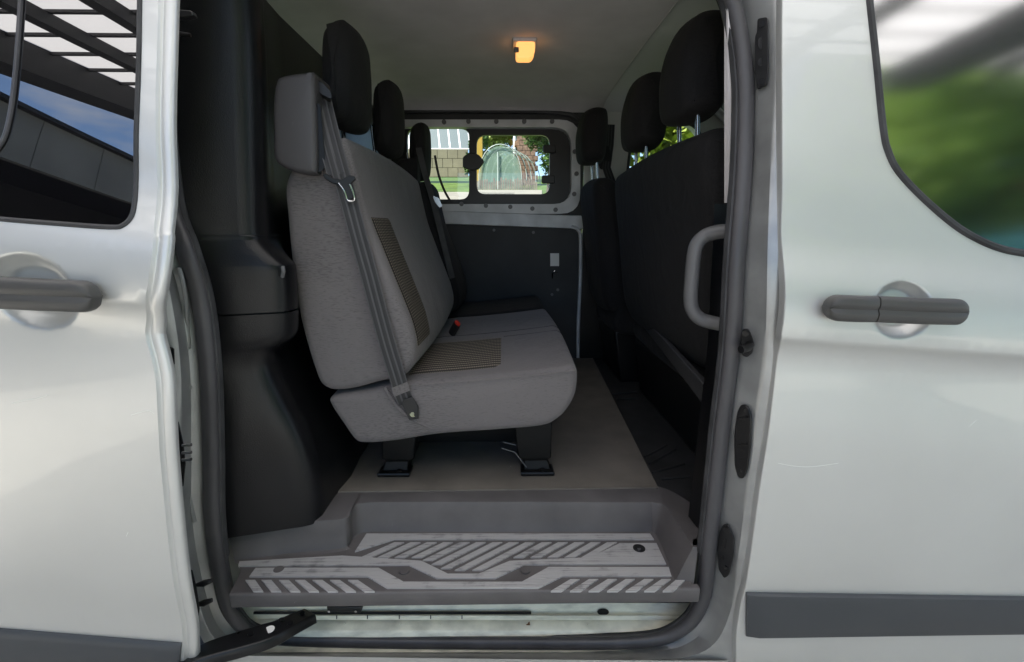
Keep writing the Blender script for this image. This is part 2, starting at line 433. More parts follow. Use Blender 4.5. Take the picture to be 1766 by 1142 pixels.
def skin(outline, holes, yfun, step=0.03, zrows=None, extra=(), rim=(), hole_rim=(), keepout=0.4):
    """sheet over the xz outline (minus holes) at y = yfun(x, z); rim: (outward, depth) rings turned back from the edge"""
    outline = dens(outline, step); holes = [dens(h, step * 0.7) for h in holes]
    pts = [Vector(p) for p in outline]; edges = [(i, (i + 1) % len(outline)) for i in range(len(outline))]
    for h in holes:
        o = len(pts); pts += [Vector(p) for p in h]; edges += [(o + i, o + (i + 1) % len(h)) for i in range(len(h))]
    x0, x1 = min(p[0] for p in outline), max(p[0] for p in outline); z0, z1 = min(p[1] for p in outline), max(p[1] for p in outline)
    cand = list(extra)
    zs = []
    z = z0 + step / 2
    while z < z1: zs.append(z); z += step
    zs += list(zrows or [])
    for z in zs:
        fine = z in (zrows or [])
        dx = step / 2.5 if fine else step
        x = x0 + dx / 2
        while x < x1:
            cand.append((x, z - 0.075 * (x - 0.53) if fine else z)); x += dx
    lim = step * keepout
    for c in cand:
        if inside(c, outline) and not any(inside(c, h) for h in holes):
            if dist_poly(c, outline) > min(lim, .006) and all(dist_poly(c, h) > min(lim, .006) for h in holes): pts.append(Vector(c))
    res = delaunay_2d_cdt(pts, edges, [], 0, 1e-6)
    V2, E2, F2 = res[0], res[1], res[2]
    V = [Vector((p.x, yfun(p.x, p.y), p.y)) for p in V2]
    F = []
    for f in F2:
        a, b, c = [V2[i] for i in f[:3]]
        g = ((a.x + b.x + c.x) / 3, (a.y + b.y + c.y) / 3)
        if not inside(g, outline) or any(inside(g, h) for h in holes): continue
        cx = (b - a).x * (c - a).y - (b - a).y * (c - a).x
        F.append(tuple(f) if cx > 0 else tuple(f)[::-1])
    # xz counter-clockwise seen from -y means normal -y
    for loop, rings, sgn in [(outline, rim, 1)] + [(h, hole_rim, -1) for h in holes]:
        if not rings: continue
        n = len(loop)
        area = sum(loop[i][0] * loop[(i + 1) % n][1] - loop[(i + 1) % n][0] * loop[i][1] for i in range(n))
        prev = None
        nor = []
        for i in range(n):
            t = (Vector(loop[(i + 1) % n]) - Vector(loop[i - 1])).normalized()
            nn = Vector((t.y, -t.x)) * (1 if area > 0 else -1) * sgn
            nor.append(nn)
        allr = [(0.0, 0.0)] + list(rings)
        st = []
        for (o_, d_) in allr:
            st.append(len(V))
            for i in range(n):
                q = Vector(loop[i]) + nor[i] * o_
                V.append(Vector((q.x, yfun(loop[i][0], loop[i][1]) + d_, q.y)))
        for a, b in zip(st, st[1:]):
            for i in range(n):
                k = (i + 1) % n
                F.append((a + i, b + i, b + k, a + k))
    return V, F
def weld(o, d=1e-5):
    bm = bmesh.new(); bm.from_mesh(o.data); bmesh.ops.remove_doubles(bm, verts=bm.verts, dist=d)
    bmesh.ops.recalc_face_normals(bm, faces=bm.faces); bm.to_mesh(o.data); bm.free()
    for p in o.data.polygons: p.use_smooth = True
    o.data.set_sharp_from_angle(angle=math.radians(40))
def rounded(poly, r, n=5):
    """polygon with its corners rounded"""
    out = []; m = len(poly)
    for i in range(m):
        p, a, b = Vector(poly[i]), Vector(poly[i - 1]), Vector(poly[(i + 1) % m])
        da, db = (a - p), (b - p); q = min(r, da.length * .45, db.length * .45)
        s, e = p + da.normalized() * q, p + db.normalized() * q
        for k in range(n + 1):
            t = k / n; out.append(tuple((1 - t) ** 2 * s + 2 * t * (1 - t) * p + t * t * e))
    return out

# soft upholstered body: a closed xz profile carried across y with rounded ends
def soft(profile, y0, y1, r, puff=0.0, cap=0.006, sub=6, mid=8, sharp=None):
    pr = [Vector((p.x, p.y)) for p in catmull([(a, b, 0) for a, b in profile], sub, closed=True)]
    n = len(pr)
    area = sum(pr[i].x * pr[(i + 1) % n].y - pr[(i + 1) % n].x * pr[i].y for i in range(n))
    nor = []
    for i in range(n):
        t = (pr[(i + 1) % n] - pr[i - 1]).normalized()
        nor.append(Vector((t.y, -t.x)) * (1 if area > 0 else -1))
    cen = sum(pr, Vector((0, 0))) / n
    rings = []
    def ring(ins, y): return [Vector(((pr[i] - nor[i] * ins).x, y, (pr[i] - nor[i] * ins).y)) for i in range(n)]
    for s in (0.05, 0.4, 0.75):
        rr = ring(r, y0 - cap * (1 - s ** 2)); rings.append([Vector((cen.x + (p.x - cen.x) * s, p.y, cen.y + (p.z - cen.y) * s)) for p in rr])
    K = 5
    for k in range(K + 1):
        th = k / K * math.pi / 2; rings.append(ring(r * (1 - math.sin(th)), y0 + r * (1 - math.cos(th))))
    for k in range(1, mid):
        t = k / mid; rings.append(ring(-puff * math.sin(math.pi * t), y0 + r + (y1 - y0 - 2 * r) * t))
    for k in range(K, -1, -1):
        th = k / K * math.pi / 2; rings.append(ring(r * (1 - math.sin(th)), y1 - r * (1 - math.cos(th))))
    for s in (0.75, 0.4, 0.05):
        rr = ring(r, y1 + cap * (1 - s ** 2)); rings.append([Vector((cen.x + (p.x - cen.x) * s, p.y, cen.y + (p.z - cen.y) * s)) for p in rr])
    v, f = loft(rings, closed_u=True, caps=True)
    return v, f, (pr, nor, y0 + r, y1 - r, puff)
def patch(info, i0, i1, ya, yb, off=0.002, ny=10):
    """cloth insert lying on a soft body between two profile stations"""
    pr, nor, a, b, puff = info; n = len(pr)
    idx = [i % n for i in range(i0, i1 + 1)]
    V, UV = [], []; arc = 0
    rails = []
    acc = [0]
    for p, q in zip(idx, idx[1:]): acc.append(acc[-1] + (pr[q] - pr[p]).length)
    for k in range(ny + 1):
        y = ya + (yb - ya) * k / ny
        t = min(1, max(0, (y - a) / (b - a))); e = min(k, ny - k) / ny
        rail = []
        for j, i in enumerate(idx):
            edge = min(k, ny - k, j, len(idx) - 1 - j)
            q = pr[i] + nor[i] * (puff * math.sin(math.pi * t) + (off if edge > 0 else -0.001))
            rail.append(Vector((q.x, y, q.y))); UV.append((y, acc[j]))
        rails.append(rail)
    v, f = loft(rails)
    return v, f, UV
def ribbon(path, widths, wdir, thick=0.0015, parent=None):
    """strap: path of points, width vector per point; uv u across, v along (m)"""
    V, F, UV = [], [], []
    acc = 0
    P = [Vector(p) for p in path]
    for i, p in enumerate(P):
        if i: acc += (p - P[i - 1]).length
        t = (P[min(i + 1, len(P) - 1)] - P[max(i - 1, 0)]).normalized()
        w = Vector(wdir[i] if isinstance(wdir[0], (tuple, list, Vector)) else wdir); w = (w - t * w.dot(t)).normalized()
        n = t.cross(w).normalized()
        for k in range(5):
            u = k / 4; V.append(p + w * (widths * (u - .5)) + n * thick); UV.append((u, acc))
        for k in range(5):
            u = 1 - k / 4; V.append(p + w * (widths * (u - .5)) - n * thick); UV.append((u, acc))
    m = 10
    for i in range(len(P) - 1):
        for k in range(m):
            F.append((i * m + k, i * m + (k + 1) % m, (i + 1) * m + (k + 1) % m, (i + 1) * m + k))
    F.append(tuple(range(m))); F.append(tuple((len(P) - 1) * m + k for k in range(m)))
    return V, F, UV


# ================================================================== ground
def sheet(name, pts, material):
    o = obj(name, pts, [tuple(range(len(pts)))], material, smooth=False)
    return structure(o)
M['concrete'] = bump(vary(mat('yard_concrete', (0.50, 0.48, 0.43), rough=0.9), 0.8, 0.75, 1.15, detail=8), 40, 0.4, 0.004)
sheet('ground', [(-300, -300, 0), (300, -300, 0), (300, 300, 0), (-300, 300, 0)], M['concrete'])

# ================================================================== the van
van = thing('van', 'silver van with its side door slid open, black trim and grey step inside', 'van', (-0.6, 0.95, 0.0))
def part(name, vf, m, parent=van, **kw): return obj(name, vf[0], vf[1], m, parent, **kw)
def px_skin(pts, off): return [(p.x, p.z) for p in (on_skin(a, b, off) for a, b in pts)]

# ---- sliding door, slid back and standing proud of the body
DO = -0.085
def dent_factory(cx, cz, rx, rz, depth):
    def f(x, z):
        q = math.sqrt(((x - cx) / rx) ** 2 + ((z - cz) / rz) ** 2)
        if q >= 1: return 0.0
        t = min(1.0, (1 - q) / 0.42)
        return depth * (t * t * (3 - 2 * t))
    def pts():
        out = [(cx, cz)]
        for q in (0.2, 0.4, 0.52, 0.6, 0.68, 0.76, 0.84, 0.92, 0.97, 1.0, 1.05):
            n = 40
            out += [(cx + rx * q * math.cos(2 * math.pi * k / n), cz + rz * q * math.sin(2 * math.pi * k / n)) for k in range(n)]
        return out
    return f, pts()
hl = on_skin(46, 505, DO)
dentL, dptsL = dent_factory(hl.x, hl.z, 0.078, 0.066, 0.026)
door_edge = px_skin([(280, -140), (273, 5), (268, 200), (267, 380), (265, 415), (260, 453), (253, 500), (251, 564), (253, 588), (261, 618), (269, 662), (273, 740), (277, 800), (291, 939), (304, 1030), (315, 1097), (325, 1180)], DO)
door_edge = [(p.x, p.y) for p in catmull([(a, b, 0) for a, b in door_edge], 5)]
outl = door_edge + [(door_edge[-1][0] - 0.02, 0.27), (-1.75, 0.27), (-1.75, 1.96), (door_edge[0][0], 1.96)]
holeL = px_skin([(246, -75), (244, 0), (241, 150), (238, 300), (236, 345), (230, 374), (214, 391), (190, 395), (100, 389), (0, 381), (-160, 366)], DO)
holeL = holeL + [(-1.62, holeL[-1][1] + .02), (-1.62, holeL[0][1])]
sdoor_fun = lambda x, z: S(x, z) + DO + dentL(x, z)
V, F = skin(outl, [holeL], sdoor_fun, step=0.027, zrows=[1.03, 1.052, 1.066, 1.077, 1.0815, 1.088, 1.11, 1.165, 1.19, 1.21, 1.235, 1.26], extra=dptsL,
            rim=[(.0014, .0018), (.003, .0045), (.0055, .0055), (.008, .0045), (.011, .0035), (.019, .0045), (.0225, .007), (.024, .011), (.024, .016), (-.02, .018)],
            hole_rim=[(-.001, .002), (-.001, .012)])
sdoor = obj('sliding_door', V, F, M['silver'], van, recalc=False); weld(sdoor, 2e-5)
# window of the sliding door
def inset(poly, d):
    n = len(poly); area = sum(poly[i][0] * poly[(i + 1) % n][1] - poly[(i + 1) % n][0] * poly[i][1] for i in range(n)); out = []
    for i in range(n):
        t = (Vector(poly[(i + 1) % n]) - Vector(poly[i - 1])).normalized()
        nn = Vector((-t.y, t.x)) * (1 if area > 0 else -1)
        out.append(tuple(Vector(poly[i]) + nn * d))
    return out
holeLs = [(p.x, p.y) for p in catmull([(a, b, 0) for a, b in holeL[:11]], 4)] + holeL[11:]
V, F = skin(inset(holeLs, 0.004), [], lambda x, z: G(x, z) + DO + 0.006, step=0.05)
gl = obj('window_pane', V, F, M['glass_dark'], sdoor, recalc=False); weld(gl)
loop = [Vector((x, S(x, z) + DO + 0.001, z)) for x, z in dens(inset(holeLs, 0.0025), 0.03)]
part('window_seal', tube(loop + loop[:2], 0.0045, 8, caps=False), M['rubber'], sdoor)
def on_glass(px, py, off):
    Y = off
    for _ in range(8):
        p = at(px, py, Y); Y = G(p.x, p.z) + off
    return at(px, py, Y)
rail = [on_glass(a, b, DO + 0.004) for a, b in [(40, -90), (36, 0), (30, 90), (22, 170), (14, 215), (4, 244), (-14, 262), (-60, 268), (-160, 262), (-400, 240), (-620, 205)]]
part('window_divider', tube(catmull(rail, 6), 0.0035, 8), M['rubber_grey'], sdoor)

def handle_bar(pa, pb, h, proud, off, round_a=True, round_b=True):
    """pull handle: rounded bar along x with a fine parting groove round its middle"""
    a, b = on_skin(*pa, off), on_skin(*pb, off)
    rings = []
    Ls = (b - a).length; n = 40
    for k in range(n + 1):
        u = k / n; s = u * Ls
        e = min(s if round_a else 9, Ls - s if round_b else 9); R = h * 0.42
        q = 1.0 if e > R else math.sqrt(max(0.0, 1 - (1 - e / R) ** 2)) * 0.92 + 0.08
        p = a + (b - a) * u
        bow = 0.006 * math.sin(math.pi * u)
        ring = []
        m = 56
        for j in range(m):
            th = 2 * math.pi * j / m
            c, s_ = math.cos(th), math.sin(th)
            cc = math.copysign(abs(c) ** 0.55, c); ss = math.copysign(abs(s_) ** 0.55, s_)
            dy = -cc * proud / 2 * (0.7 + 0.3 * q)
            if j == 0: dy += 0.0035
            ring.append(Vector((p.x, p.y - bow + dy, p.z + ss * h / 2 * q)))
        rings.append(ring)
    return loft(rings, closed_u=True, caps=True)
part('door_handle', handle_bar((-75, 500), (168, 512), 0.050, 0.030, DO - 0.020), M['handle'], sdoor)
# rubbing strip of the sliding door
def strip(name, pa_top, pb_top, pa_bot, pb_bot, off, parent, end_round):
    at_, bt, ab, bb = [on_skin(*p, off) for p in (pa_top, pb_top, pa_bot, pb_bot)]
    rings = []
    n = 36
    prof = [(0, .010), (0, -.004), (.03, -.009), (.08, -.0105), (.18, -.012), (.5, -.015), (.85, -.0155), (.97, -.012), (1, -.004), (1, .010)]
    for k in range(n + 1):
        u = k / n
        t, b = at_.lerp(bt, u), ab.lerp(bb, u)
        sh = 1.0
        e = (1 - u) * (bt - at_).length if end_round > 0 else u * (bt - at_).length
        if e < 0.03: sh = 0.55 + 0.45 * math.sqrt(1 - (1 - e / .03) ** 2)
        rings.append([Vector((t.lerp(b, q).x, S(t.lerp(b, q).x, t.lerp(b, q).z) + off + d * (sh if d < 0 else 1), t.lerp(b, q).z)) for q, d in prof])
    return part(name, loft(rings, caps=True), M['strip'], parent)
strip('rubbing_strip', (-260, 1062), (314, 1108), (-260, 1195), (321, 1215), DO, sdoor, 1)
# lock and guide hardware on the front edge of the sliding door
E0 = lambda px, py, off: on_skin(px, py, off)
def knob_plate(name, pts, vec, m, parent, bevel=0.002): return part(name, slab([E0(*p) for p in pts], vec), m, parent, bevel=bevel)
knob_plate('rubber_buffer', [(292, 597, .0), (302, 600, .0), (303, 628, .0), (296, 634, .0)], (-0.03, 0.012, 0), M['black_part'], sdoor, 0.003)
cp = knob_plate('contact_plate', [(301, 722, -.03), (310, 728, -.03), (318, 765, -.03), (322, 800, -.03), (318, 838, -.03), (306, 848, -.03)], (-0.03, 0.014, 0), M['black_part'], sdoor, 0.003)
for yy in (768, 781, 793):
    part('contact_pin', cyl(E0(315, yy, -.03), E0(330, yy - 1, -.03), 0.0032, 10), M['steel'], sdoor)
knob_plate('guide_bracket', [(325, 985, -.03), (333, 982, -.03), (340, 1010, -.03), (346, 1050, -.03), (340, 1085, -.03), (332, 1090, -.03)], (-0.03, 0.014, 0), M['black_part'], sdoor, 0.003)
for yy in (1003, 1037):
    part('guide_pin', tube([E0(338, yy + 6, -.025), E0(352, yy + 3, -.025), E0(366, yy - 2, -.02)], 0.0055, 10, radii=[.0035, .007, .0045]), M['black_metal'], sdoor)
part('top_catch', slab([E0(300, 15, -.02), E0(330, 18, -.02), E0(333, 26, -.02), E0(318, 30, -.02), E0(300, 30, -.02)], (0, .015, 0)), M['black_part'], sdoor, bevel=.002)
part('top_pin', cyl(E0(300, 58, -.02), E0(329, 61, -.02), 0.005, 10, 0.003), M['black_metal'], sdoor)

# ---- body side behind the sliding door
V, F = skin([(-2.9, .27), (-0.80, .27), (-0.80, .5), (-0.72, .65), (-0.72, 1.0), (-0.735, 1.3), (-0.76, 1.97), (-2.9, 1.97)], [], lambda x, z: S(x, z), step=0.09)
bs = obj('body_side', V, F, M['silver'], van, recalc=False); weld(bs)

# ---- door opening: jamb rails running down the rear post, along the sill and up the middle post
RAIL = {}
RAIL['seal'] = [(262, -60), (272, 150), (292, 345), (320, 432), (345, 520), (359, 640), (364, 780), (367, 900), (382, 1003), (402, 1062), (452, 1097), (600, 1106), (900, 1109), (1100, 1107), (1175, 1086), (1212, 1035), (1225, 930), (1245, 741), (1262, 600), (1271, 450), (1282, 307), (1286, 200), (1284, 120), (1268, 20), (1235, -60)]
RAIL['j1'] = [(246, -60), (256, 150), (274, 340), (300, 432), (327, 520), (342, 640), (346, 780), (347, 900), (366, 1007), (390, 1074), (444, 1112), (600, 1118), (900, 1120), (1103, 1119), (1184, 1098), (1225, 1042), (1238, 932), (1257, 741), (1276, 600), (1284, 450), (1296, 307), (1300, 200), (1300, 120), (1290, 20), (1262, -64)]
RAIL['j2'] = [(240, -60), (250, 150), (266, 340), (288, 432), (312, 520), (328, 640), (330, 780), (332, 900), (352, 1012), (380, 1084), (440, 1120), (600, 1124), (900, 1126), (1106, 1125), (1192, 1106), (1234, 1047), (1247, 934), (1264, 741), (1283, 600), (1291, 450), (1300, 307), (1304, 200), (1305, 120), (1297, 15), (1275, -66)]
RAIL['j3'] = [(232, -60), (242, 150), (256, 340), (274, 432), (296, 520), (312, 640), (312, 780), (316, 900), (338, 1018), (368, 1098), (432, 1136), (600, 1138), (900, 1140), (1112, 1139), (1216, 1122), (1259, 1056), (1276, 936), (1301, 741), (1319, 600), (1323, 450), (1328, 307), (1334, 200), (1337, 120), (1336, 10), (1334, -70)]
RAIL['j4'] = [(222, -60), (232, 150), (244, 340), (256, 432), (276, 520), (292, 640), (298, 780), (304, 900), (326, 1025), (356, 1115), (422, 1160), (600, 1165), (900, 1166), (1120, 1166), (1252, 1150), (1281, 1070), (1302, 936), (1331, 741), (1351, 600), (1356, 450), (1354, 307), (1355, 200), (1356, 120), (1356, 10), (1356, -70)]
OFF = {'seal': .070, 'j1': .072, 'j2': .062, 'j3': .024, 'j4': .014}
def rail_pts(k, off=None, n=8): return catmull([on_skin(a, b, OFF[k] if off is None else off) for a, b in RAIL[k]], n)
j1, j2, j3, j4 = (rail_pts(k) for k in ('j1', 'j2', 'j3', 'j4'))
j3a = [a.lerp(b, .10) + Vector((0, 0.002, 0)) for a, b in zip(j3, j2)]
j3b = [a.lerp(b, .18) + Vector((0, -0.0015, 0)) for a, b in zip(j3, j4)]
j5 = [p + (q - r).normalized() * 0.004 + Vector((0, 0.03, 0)) for p, q, r in zip(j4, j4, j3)]
j0 = [p + Vector((0, .03, 0)) for p in rail_pts('seal')]
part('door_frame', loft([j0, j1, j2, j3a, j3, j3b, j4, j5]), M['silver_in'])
part('door_seal', tube(rail_pts('seal'), 0.0135, 12, r2=0.017), M['rubber_grey'])
lip = []
sc = rail_pts('seal', .080)
mid = Vector((-0.1, 0, 1.05))
for p in sc:
    d = Vector((mid.x - p.x, 0, (mid.z - p.z) if p.z < .55 else 0)).normalized()
    lip.append(p + d * 0.018)
part('seal_lip', tube(lip, 0.011, 8), M['rubber'])
# outer sill under the opening
V, F = skin([(-0.80, .18), (0.52, .18), (0.52, 0.30), (-0.80, 0.30)], [], lambda x, z: S(x, z) + .012, step=.06)
sl = obj('outer_sill', V, F, M['silver'], van, recalc=False); weld(sl)
# inner jamb panel of the rear post: pressed ribs
part('post_pressing', tube(catmull([on_skin(a, b, .063) for a, b in [(309, 462), (318, 500), (324, 560), (326, 598), (316, 602), (302, 602)]], 6), 0.004, 8), M['silver_in'])
part('post_pressing', tube(catmull([on_skin(a, b, .063) for a, b in [(303, 640), (318, 637), (326, 636)]], 6), 0.005, 8), M['silver_in'])
part('post_pressing', tube(catmull([on_skin(a, b, .060) for a, b in [(330, 668), (319, 672), (320, 700), (318, 760), (322, 830), (336, 900)]], 6), 0.004, 8), M['silver_in'])

# ---- sill inside the opening: painted channel, roller track and holes
def row(y0, Y, x0=360, x1=1230, n=20): return [at(x0 + (x1 - x0) * k / n, y0, Y) for k in range(n + 1)]
part('sill_channel', loft([row(1125, 0.1300), row(1101, 0.1330), row(1089, 0.1380), row(1086, 0.1410), row(1070, 0.1630), row(1067, 0.1690), row(1040, 0.1810)]), M['sill'])
trk = part('roller_track', join(slab([at(540, 1060, 0.1640), at(1178, 1060, 0.1640), at(1178, 1067.5, 0.1630), at(540, 1067.5, 0.1630)], (0, -.004, 0))), M['sill'], bevel=.001)
part('track_slot_shadow', slab([at(438, 1054.5, 0.1690), at(916, 1054.5, 0.1690), at(916, 1058, 0.1690), at(438, 1058, 0.1690)], (0, -.003, 0)), M['black_part'])  # raised black strip stands for the shadow in the gap above the track
for a in (580, 633, 688, 742, 796): part('track_mark', slab([at(a, 1061, 0.1595), at(a + 1.6, 1061, 0.1595), at(a + 1.6, 1067, 0.1595), at(a, 1067, 0.1595)], (0, -.0012, 0)), M['black_part'])
def disc(p, n, r, d, seg=18, ry=None):
    p, n = Vector(p), Vector(n).normalized()
    return cyl(p, p + n * d, r, seg)
part('drain_hole', slab([at(1040 + 10 * math.cos(t), 1055 + 5.5 * math.sin(t), .1735) for t in [k * math.pi / 8 for k in range(16)]], (0, -.0015, 0)), M['black_part'])
for a in (543, 595, 691, 760, 1013): part('sill_rivet', disc(at(a, 1076, 0.1550), (0, -1, .3), .0022, .003, 10), M['sill'])
ca = part('cable_clip', slab([at(563, 1047, 0.1450), at(625, 1047, 0.1450), at(623, 1056, 0.1450), at(565, 1056, 0.1450)], (0, .02, 0)), M['black_part'], bevel=.002)
for a in (568, 614): part('clip_screw', disc(at(a, 1053.5, 0.1445), (0, -1, 0), .0032, .003, 10), M['steel'])
# hinge arm carrying the lower corner of the sliding door
arm = [at(300, 1150, -.055), at(360, 1125, -.035), at(420, 1107, -.01), at(470, 1091, .02), at(505, 1074, .06), at(535, 1060, .10)]
armc = catmull(arm, 5)
rings = []
for i, p in enumerate(armc):
    t = (armc[min(i + 1, len(armc) - 1)] - armc[max(i - 1, 0)]).normalized(); s = Vector((0, 0, 1)).cross(t).normalized()
    w = 0.030 - 0.008 * abs(2 * i / (len(armc) - 1) - 1)
    rings.append([p - s * w + Vector((0, 0, .004)), p - s * (w - .004) + Vector((0, 0, .010)), p + s * (w - .004) + Vector((0, 0, .010)), p + s * w + Vector((0, 0, .004)), p + s * w - Vector((0, 0, .014)), p - s * w - Vector((0, 0, .014))])
hz = part('hinge_arm', loft(rings, closed_u=True, caps=True), M['black_metal'], bevel=.002)
def on_arm(u, lat=0.0):
    k = u * (len(armc) - 1); i = int(k); p = armc[i].lerp(armc[min(i + 1, len(armc) - 1)], k - i)
    t = (armc[min(i + 1, len(armc) - 1)] - armc[max(i - 1, 0)]).normalized(); s = Vector((0, 0, 1)).cross(t).normalized()
    return p + s * lat + Vector((0, 0, .0098))
part('inspection_dot', disc(on_arm(.58), (0, 0, 1), .0105, .001, 20), M['white'], hz)
for u, l in ((.45, .004), (.72, .012), (.74, -.012), (.9, 0)): part('arm_rivet', disc(on_arm(u, l), (0, 0, 1), .006, .004, 12), M['black_metal'], hz)

# ---- fittings on the middle post
def post_plate(name, pts, m, th=0.006, bevel=0.0015): return part(name, slab([on_skin(*p) for p in pts], Vector((-.6, -.8, 0)) * th), m, bevel=bevel)
def po(px, py):   # depth of the post face between rails j2 and j3
    yl = [(1300, 0), (1304, 120), (1303, 200), (1299, 307), (1290, 450), (1282, 600), (1263, 741), (1246, 934), (1234, 1047)]
    yr = [(1336, 0), (1337, 120), (1334, 200), (1328, 307), (1323, 450), (1319, 600), (1301, 741), (1276, 936), (1259, 1056)]
    def ip(t):
        for (a, b), (c, d) in zip(t, t[1:]):
            if py <= d: return a + (c - a) * (py - b) / (d - b)
        return t[-1][0]
    l, r = ip(yl), ip(yr)
    return OFF['j2'] + (OFF['j3'] - OFF['j2']) * (px - l) / (r - l)
def pp(px, py): return (px, py, po(px, py) - .001)
def post_screw(parent, px, py, r=.006):
    p = on_skin(px, py, po(px, py) - .006); n = Vector((-.6, -.8, 0))
    part('screw', disc(p, n, r, .004, 14), M['black_metal'], parent)
def rpoly(pts, r=4): return rounded(pts, r, 3)
up = post_plate('upper_striker', [pp(a, b) for a, b in rpoly([(1307, 34), (1324, 31), (1326, 120), (1323, 148), (1306, 156), (1305, 134), (1302, 128), (1303, 64), (1306, 58)])], M['black_part'])
for a, b in ((1315, 42), (1314, 142)): post_screw(up, a, b)
for a, b, w, h in ((1313, 75, 6, 11), (1313, 108, 6, 7)):
    part('striker_cup', slab([on_skin(a + w * math.cos(t), b + h * math.sin(t), po(a, b) - .0062) for t in [k * math.pi / 6 for k in range(12)]], (-.0012, -.0016, 0)), M['black_metal'], up)
pin = post_plate('striker_base', [pp(a, b) for a, b in rpoly([(1281, 567), (1291, 566), (1297, 578), (1301, 592), (1298, 608), (1289, 616), (1280, 612), (1278, 590)])], M['black_part'])
q = on_skin(1292, 594, po(1292, 594) - .006)
part('striker_pin', tube([q, q + Vector((-.012, -.02, -.002)), q + Vector((-.03, -.028, -.004))], .0075, 12, radii=[.0095, .0075, .0075]), M['black_metal'], pin)
post_screw(pin, 1286, 575)
oc = post_plate('lock_cover', [pp(a, b) for a, b in rpoly([(1279, 696), (1291, 698), (1297, 712), (1296, 770), (1291, 808), (1283, 824), (1274, 822), (1268, 802), (1267, 750), (1272, 710)], 8)], M['trim_black'], th=.009, bevel=.003)
post_screw(oc, 1287, 708, .004); post_screw(oc, 1280, 812, .004)
for b in (722, 768): part('cover_rib', slab([on_skin(x, y, po(x, y) - .0102) for x, y in ((1274, b), (1287, b - 4), (1287, b - 1), (1274, b + 3))], (-.0015, -.002, 0)), M['trim_black'], oc)
lo = post_plate('lower_striker', [pp(a, b) for a, b in rpoly([(1247, 904), (1256, 902), (1262, 914), (1267, 926), (1266, 955), (1258, 990), (1250, 996), (1240, 980), (1237, 940), (1241, 918)])], M['black_part'])
post_screw(lo, 1254, 913); post_screw(lo, 1252, 978, .004)
for a, b, w, h in ((1252, 937, 5, 8), (1247, 962, 3.5, 4)):
    part('striker_cup', slab([on_skin(a + w * math.cos(t), b + h * math.sin(t), po(a, b) - .0062) for t in [k * math.pi / 6 for k in range(12)]], (-.0012, -.0016, 0)), M['black_metal'], lo)

# ---- front door, shut
hr = on_skin(1558, 535, 0)
dentR, dptsR = dent_factory(hr.x, hr.z, 0.062, 0.056, 0.024)
ed = px_skin([(1352, -150), (1350, 5), (1350, 200), (1350, 330), (1348, 400), (1350, 430), (1353, 460), (1353, 550), (1349, 582), (1342, 615), (1326, 750), (1310, 850), (1289, 1000), (1279, 1040), (1275, 1062), (1270, 1110), (1264, 1190)], 0)
ed = [(p.x, p.y) for p in catmull([(a, b, 0) for a, b in ed], 5)]
outr = ed + [(ed[-1][0], .25), (1.42, .25), (1.42, 1.96), (ed[0][0], 1.96)]
winpx = [(1488, -80), (1494, 0), (1507, 120), (1518, 225), (1526, 262), (1545, 300), (1590, 348), (1640, 391), (1680, 416), (1720, 433), (1766, 443), (1900, 462)]
winR = px_skin(winpx, 0)
winR = [(p.x, p.y) for p in catmull([(a, b, 0) for a, b in winR], 4)] + [(1.34, winR[-1][1] + .02), (1.34, 1.55), (1.15, winR[0][1])]
fun = lambda x, z: S(x, z) + dentR(x, z)
V, F = skin(outr, [winR], fun, step=0.027, zrows=[1.03, 1.052, 1.066, 1.077, 1.0815, 1.088, 1.11, 1.165, 1.19, 1.21, 1.235, 1.26], extra=dptsR,
            rim=[(.001, .001), (.0015, .003), (.0015, .02), (-.01, .021)], hole_rim=[(-.001, .002), (-.001, .012)])
fd = obj('front_door', V, F, M['silver'], van, recalc=False); weld(fd, 2e-5)
V, F = skin(inset(winR, .007), [], lambda x, z: G(x, z) + .008, step=.05)
g2 = obj('window_pane', V, F, M['glass_blur'], fd, recalc=False); weld(g2)
loop = [Vector((x, S(x, z) + .002, z)) for x, z in dens(inset(winR, .006), .02)]
part('window_seal', tube(loop + loop[:2], .0075, 8, caps=False), M['rubber'], fd)
part('door_handle', handle_bar((1507.5, 533), (1662, 538), .0475, .030, -.020, round_a=False), M['handle'], fd)
part('lock_cap', handle_bar((1424, 530), (1505.5, 533), .0475, .030, -.020, round_b=False), M['handle'], fd)
strip('rubbing_strip', (1286, 1021), (1980, 1031), (1286, 1096), (1980, 1086), 0, fd, -1)

# fine scratches in the paint
M['scratch'] = mat('bare_scratch', (.80, .82, .78), rough=.5)
for pts, off, par in (([(226, 716), (240, 712), (256, 708), (266, 713)], DO, sdoor), ([(20, 697), (40, 691), (62, 688), (82, 682)], DO, sdoor), ([(1342, 799), (1370, 804), (1400, 805), (1446, 799)], 0, fd), ([(1672, 735), (1680, 728), (1684, 725)], 0, fd), ([(218, 925), (221, 918)], DO, sdoor)):
    obj('scratch', *tube(catmull([on_skin(a, b, off - .0002) for a, b in pts], 6), .0004, 6), M['scratch'], par)
M['rust'] = vary(mat('rust', (.16, .07, .03), rough=.9), 60, .5, 1.6)
part('rust_spot', slab([at(912 + r * math.cos(t), 1077 + r * 1.1 * math.sin(t), .1525) for t, r in ((k * math.pi / 5, 2 + 1.5 * ((k * 7) % 3)) for k in range(10))], (0, -.001, 0)), M['rust'])

